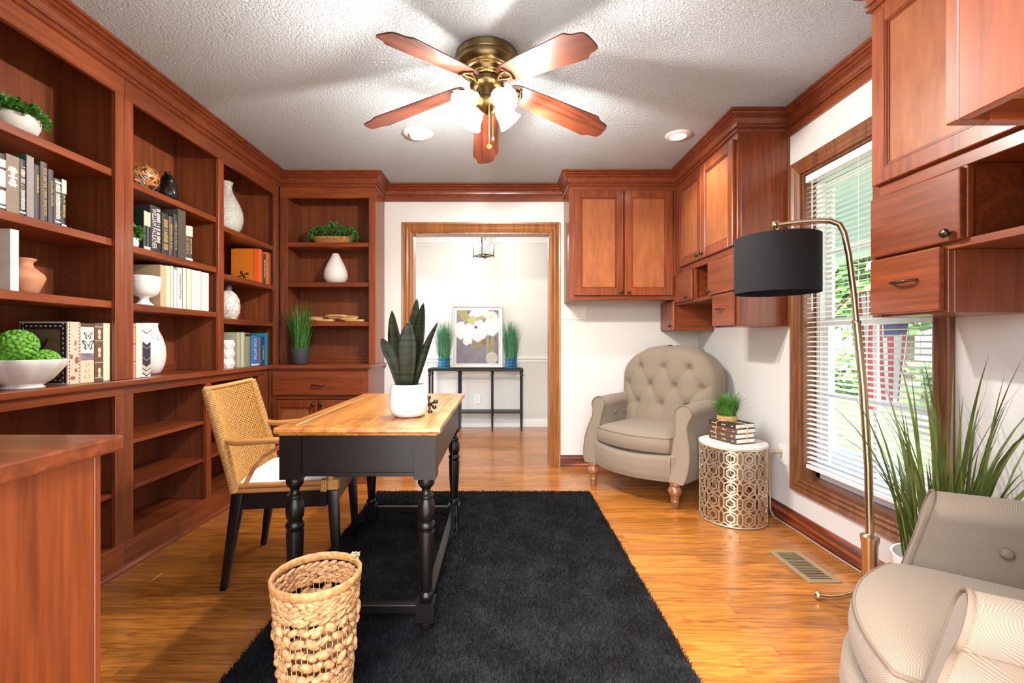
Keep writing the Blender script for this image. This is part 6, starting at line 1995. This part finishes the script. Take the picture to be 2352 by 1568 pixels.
# painted print: colours per vertex
nx_, ny_ = 90, 116
iw, ih = pw_ - .10, ph_ - .105
g_ = MB().grid(lambda u, v: (-iw / 2 + iw * u, -.0005, .052 + ih * v), nx_, ny_)
def m_paint():
    m, nt, b = new_mat('painted_print')
    at = N(nt, 'ShaderNodeVertexColor'); at.layer_name = 'paint'
    nt.links.new(at.outputs[0], b.inputs['Base Color']); b.inputs['Roughness'].default_value = .5
    return m
po = pb(g_, 'print', m_paint())
u, v = np.meshgrid(np.linspace(0, 1, nx_ + 1), np.linspace(0, 1, ny_ + 1))
prs = np.random.RandomState(3)
def nz(k):
    o_ = np.zeros_like(u)
    for _ in range(6):
        a_, b_, p_, q_ = prs.uniform(-k, k, 2).tolist() + prs.uniform(0, 6.28, 2).tolist()
        o_ += np.sin(a_ * u * 6.28 + b_ * v * 6.28 + p_)
    return o_ / 6
col = np.zeros(u.shape + (3,)); 
lin = lambda c: np.array(srgb(*c)[:3])
col[:] = lin((122, 114, 126)); col += (nz(7) * .03)[..., None]
def blob(cx_, cy_, rx, ry, c_, ang=0.0, rag=.18, soft=.12):
    du, dv = u - cx_, v - cy_
    x_ = du * math.cos(ang) + dv * math.sin(ang); y_ = -du * math.sin(ang) + dv * math.cos(ang)
    d = np.sqrt((x_ / rx) ** 2 + (y_ / ry) ** 2) + rag * nz(9)
    k = np.clip((1 - d) / soft, 0, 1)[..., None]
    sh = (1 + .10 * nz(8))[..., None]
    col[:] = col * (1 - k) + lin(c_) * sh * k
blob(.20, .90, .10, .22, (150, 140, 84), .9); blob(.30, .93, .05, .16, (120, 112, 70), .5); blob(.55, .93, .28, .09, (206, 210, 214)); blob(.60, .86, .3, .03, (160, 154, 96), .15)
blob(.38, .80, .12, .10, (176, 166, 112)); blob(.10, .62, .16, .17, (226, 226, 224)); blob(.28, .55, .12, .22, (232, 231, 228)); blob(.24, .42, .09, .08, (226, 224, 222))
blob(.55, .62, .20, .20, (224, 224, 224)); blob(.50, .50, .14, .10, (214, 212, 212)); blob(.84, .74, .18, .24, (232, 231, 228)); blob(.92, .66, .10, .10, (240, 238, 234)); blob(.80, .90, .16, .08, (210, 206, 190))
blob(.55, .36, .22, .05, (140, 124, 82), .35); blob(.78, .42, .20, .08, (112, 96, 66), .2); blob(.85, .32, .07, .22, (146, 138, 100)); blob(.74, .30, .04, .2, (150, 140, 106)); blob(.84, .10, .15, .12, (190, 184, 168), 0, .03); blob(.46, .68, .04, .03, (70, 60, 66))
col = np.clip(col, 0, 1)
me = po.data
ca = me.color_attributes.new('paint', 'FLOAT_COLOR', 'POINT')
ca.data.foreach_set('color', np.concatenate([col.reshape(-1, 3), np.ones((u.size, 1))], 1).ravel())
# the two blue glass vases with grass
def bluevase(x_, lab, seed):
    c = Vector((x_, 5.550, ctz + .0005))
    t = thing('grass_vase', lab, 'plant', c, group='blue glass vases on the console')
    MB().lathe([(.070, 0), (.075, .004), (.074, .03), (.077, .035), (.074, .04), (.074, .065), (.077, .07), (.074, .075), (.074, .10), (.077, .105), (.075, .128), (.070, .128), (.070, .01), (.02, .008)], seg=40, c=c).build('vase', M['blueglass'], t, smooth=50)
    grass_tuft('grass', t, c + Vector((0, 0, .012)), .058, 420, .38, .60, .30, .0055, M['bluegrass'], seed, droop=1.0)
bluevase(-.70, 'grass in a blue glass vase left of the painting', 31)
bluevase(.115, 'grass in a blue glass vase right of the painting', 32)
# lantern pendant
lc = Vector((-.195, 4.92, 0))
t = thing('lantern_pendant', 'square glass lantern pendant lit in the entry hall', 'pendant light', (lc.x, lc.y, 2.0), R(38))
b_ = lambda m, n, mat, par=t, **k: m.build(n, mat, par, world=False, **k)
hs = .078
fr = MB()
for sx_ in (-1, 1):
    for sy_ in (-1, 1): fr.box(sx_ * hs - .004, sx_ * hs + .004, sy_ * hs - .004, sy_ * hs + .004, -.012, .262)
for z_ in (0, .250):
    for s in (-1, 1):
        fr.box(-hs, hs, s * hs - .0035, s * hs + .0035, z_, z_ + .010); fr.box(s * hs - .0035, s * hs + .0035, -hs, hs, z_, z_ + .010)
fr.box(-hs, hs, -.004, .004, .0, .008); fr.box(-.004, .004, -hs, hs, .0, .008)
b_(fr, 'frame', M['bronze'])
for s in (-1, 1):
    b_(MB().box(-hs + .004, hs - .004, s * hs - .001, s * hs + .001, .010, .250), 'pane', M['lampglass']); b_(MB().box(s * hs - .001, s * hs + .001, -hs + .004, hs - .004, .010, .250), 'pane', M['lampglass'])
b_(MB().tube([(0, 0, .25), (0, 0, .438)], .006, seg=8).lathe([(.055, .425), (.06, .432), (.06, .4385)], seg=24).lathe([(.012, -.012), (.016, 0), (.010, .012)], seg=16), 'stem', M['bronze'])
for k in range(3):
    a_ = R(120 * k + 20); px_, py_ = .034 * math.cos(a_), .034 * math.sin(a_)
    c1 = b_(MB().lathe([(.009, .02), (.009, .085)], seg=12, c=(px_, py_, 0)), 'candle', M['plastic'], smooth=40)
    MB().lathe([(.006, .085), (.015, .105), (.016, .12), (.008, .145), (.002, .152)], seg=12, c=(px_, py_, 0)).build('bulb', M['bulb'], c1, world=False, smooth=60)
    ld = bpy.data.lights.new('lantern_bulb', 'POINT'); ld.energy = P_LANTERN / 3; ld.color = CANW; ld.shadow_soft_size = .02
    lo = bpy.data.objects.new('lamp', ld); COL.objects.link(lo); lo.parent = t; lo.location = (px_ * .2, py_ * .2, .175 + .01 * k)
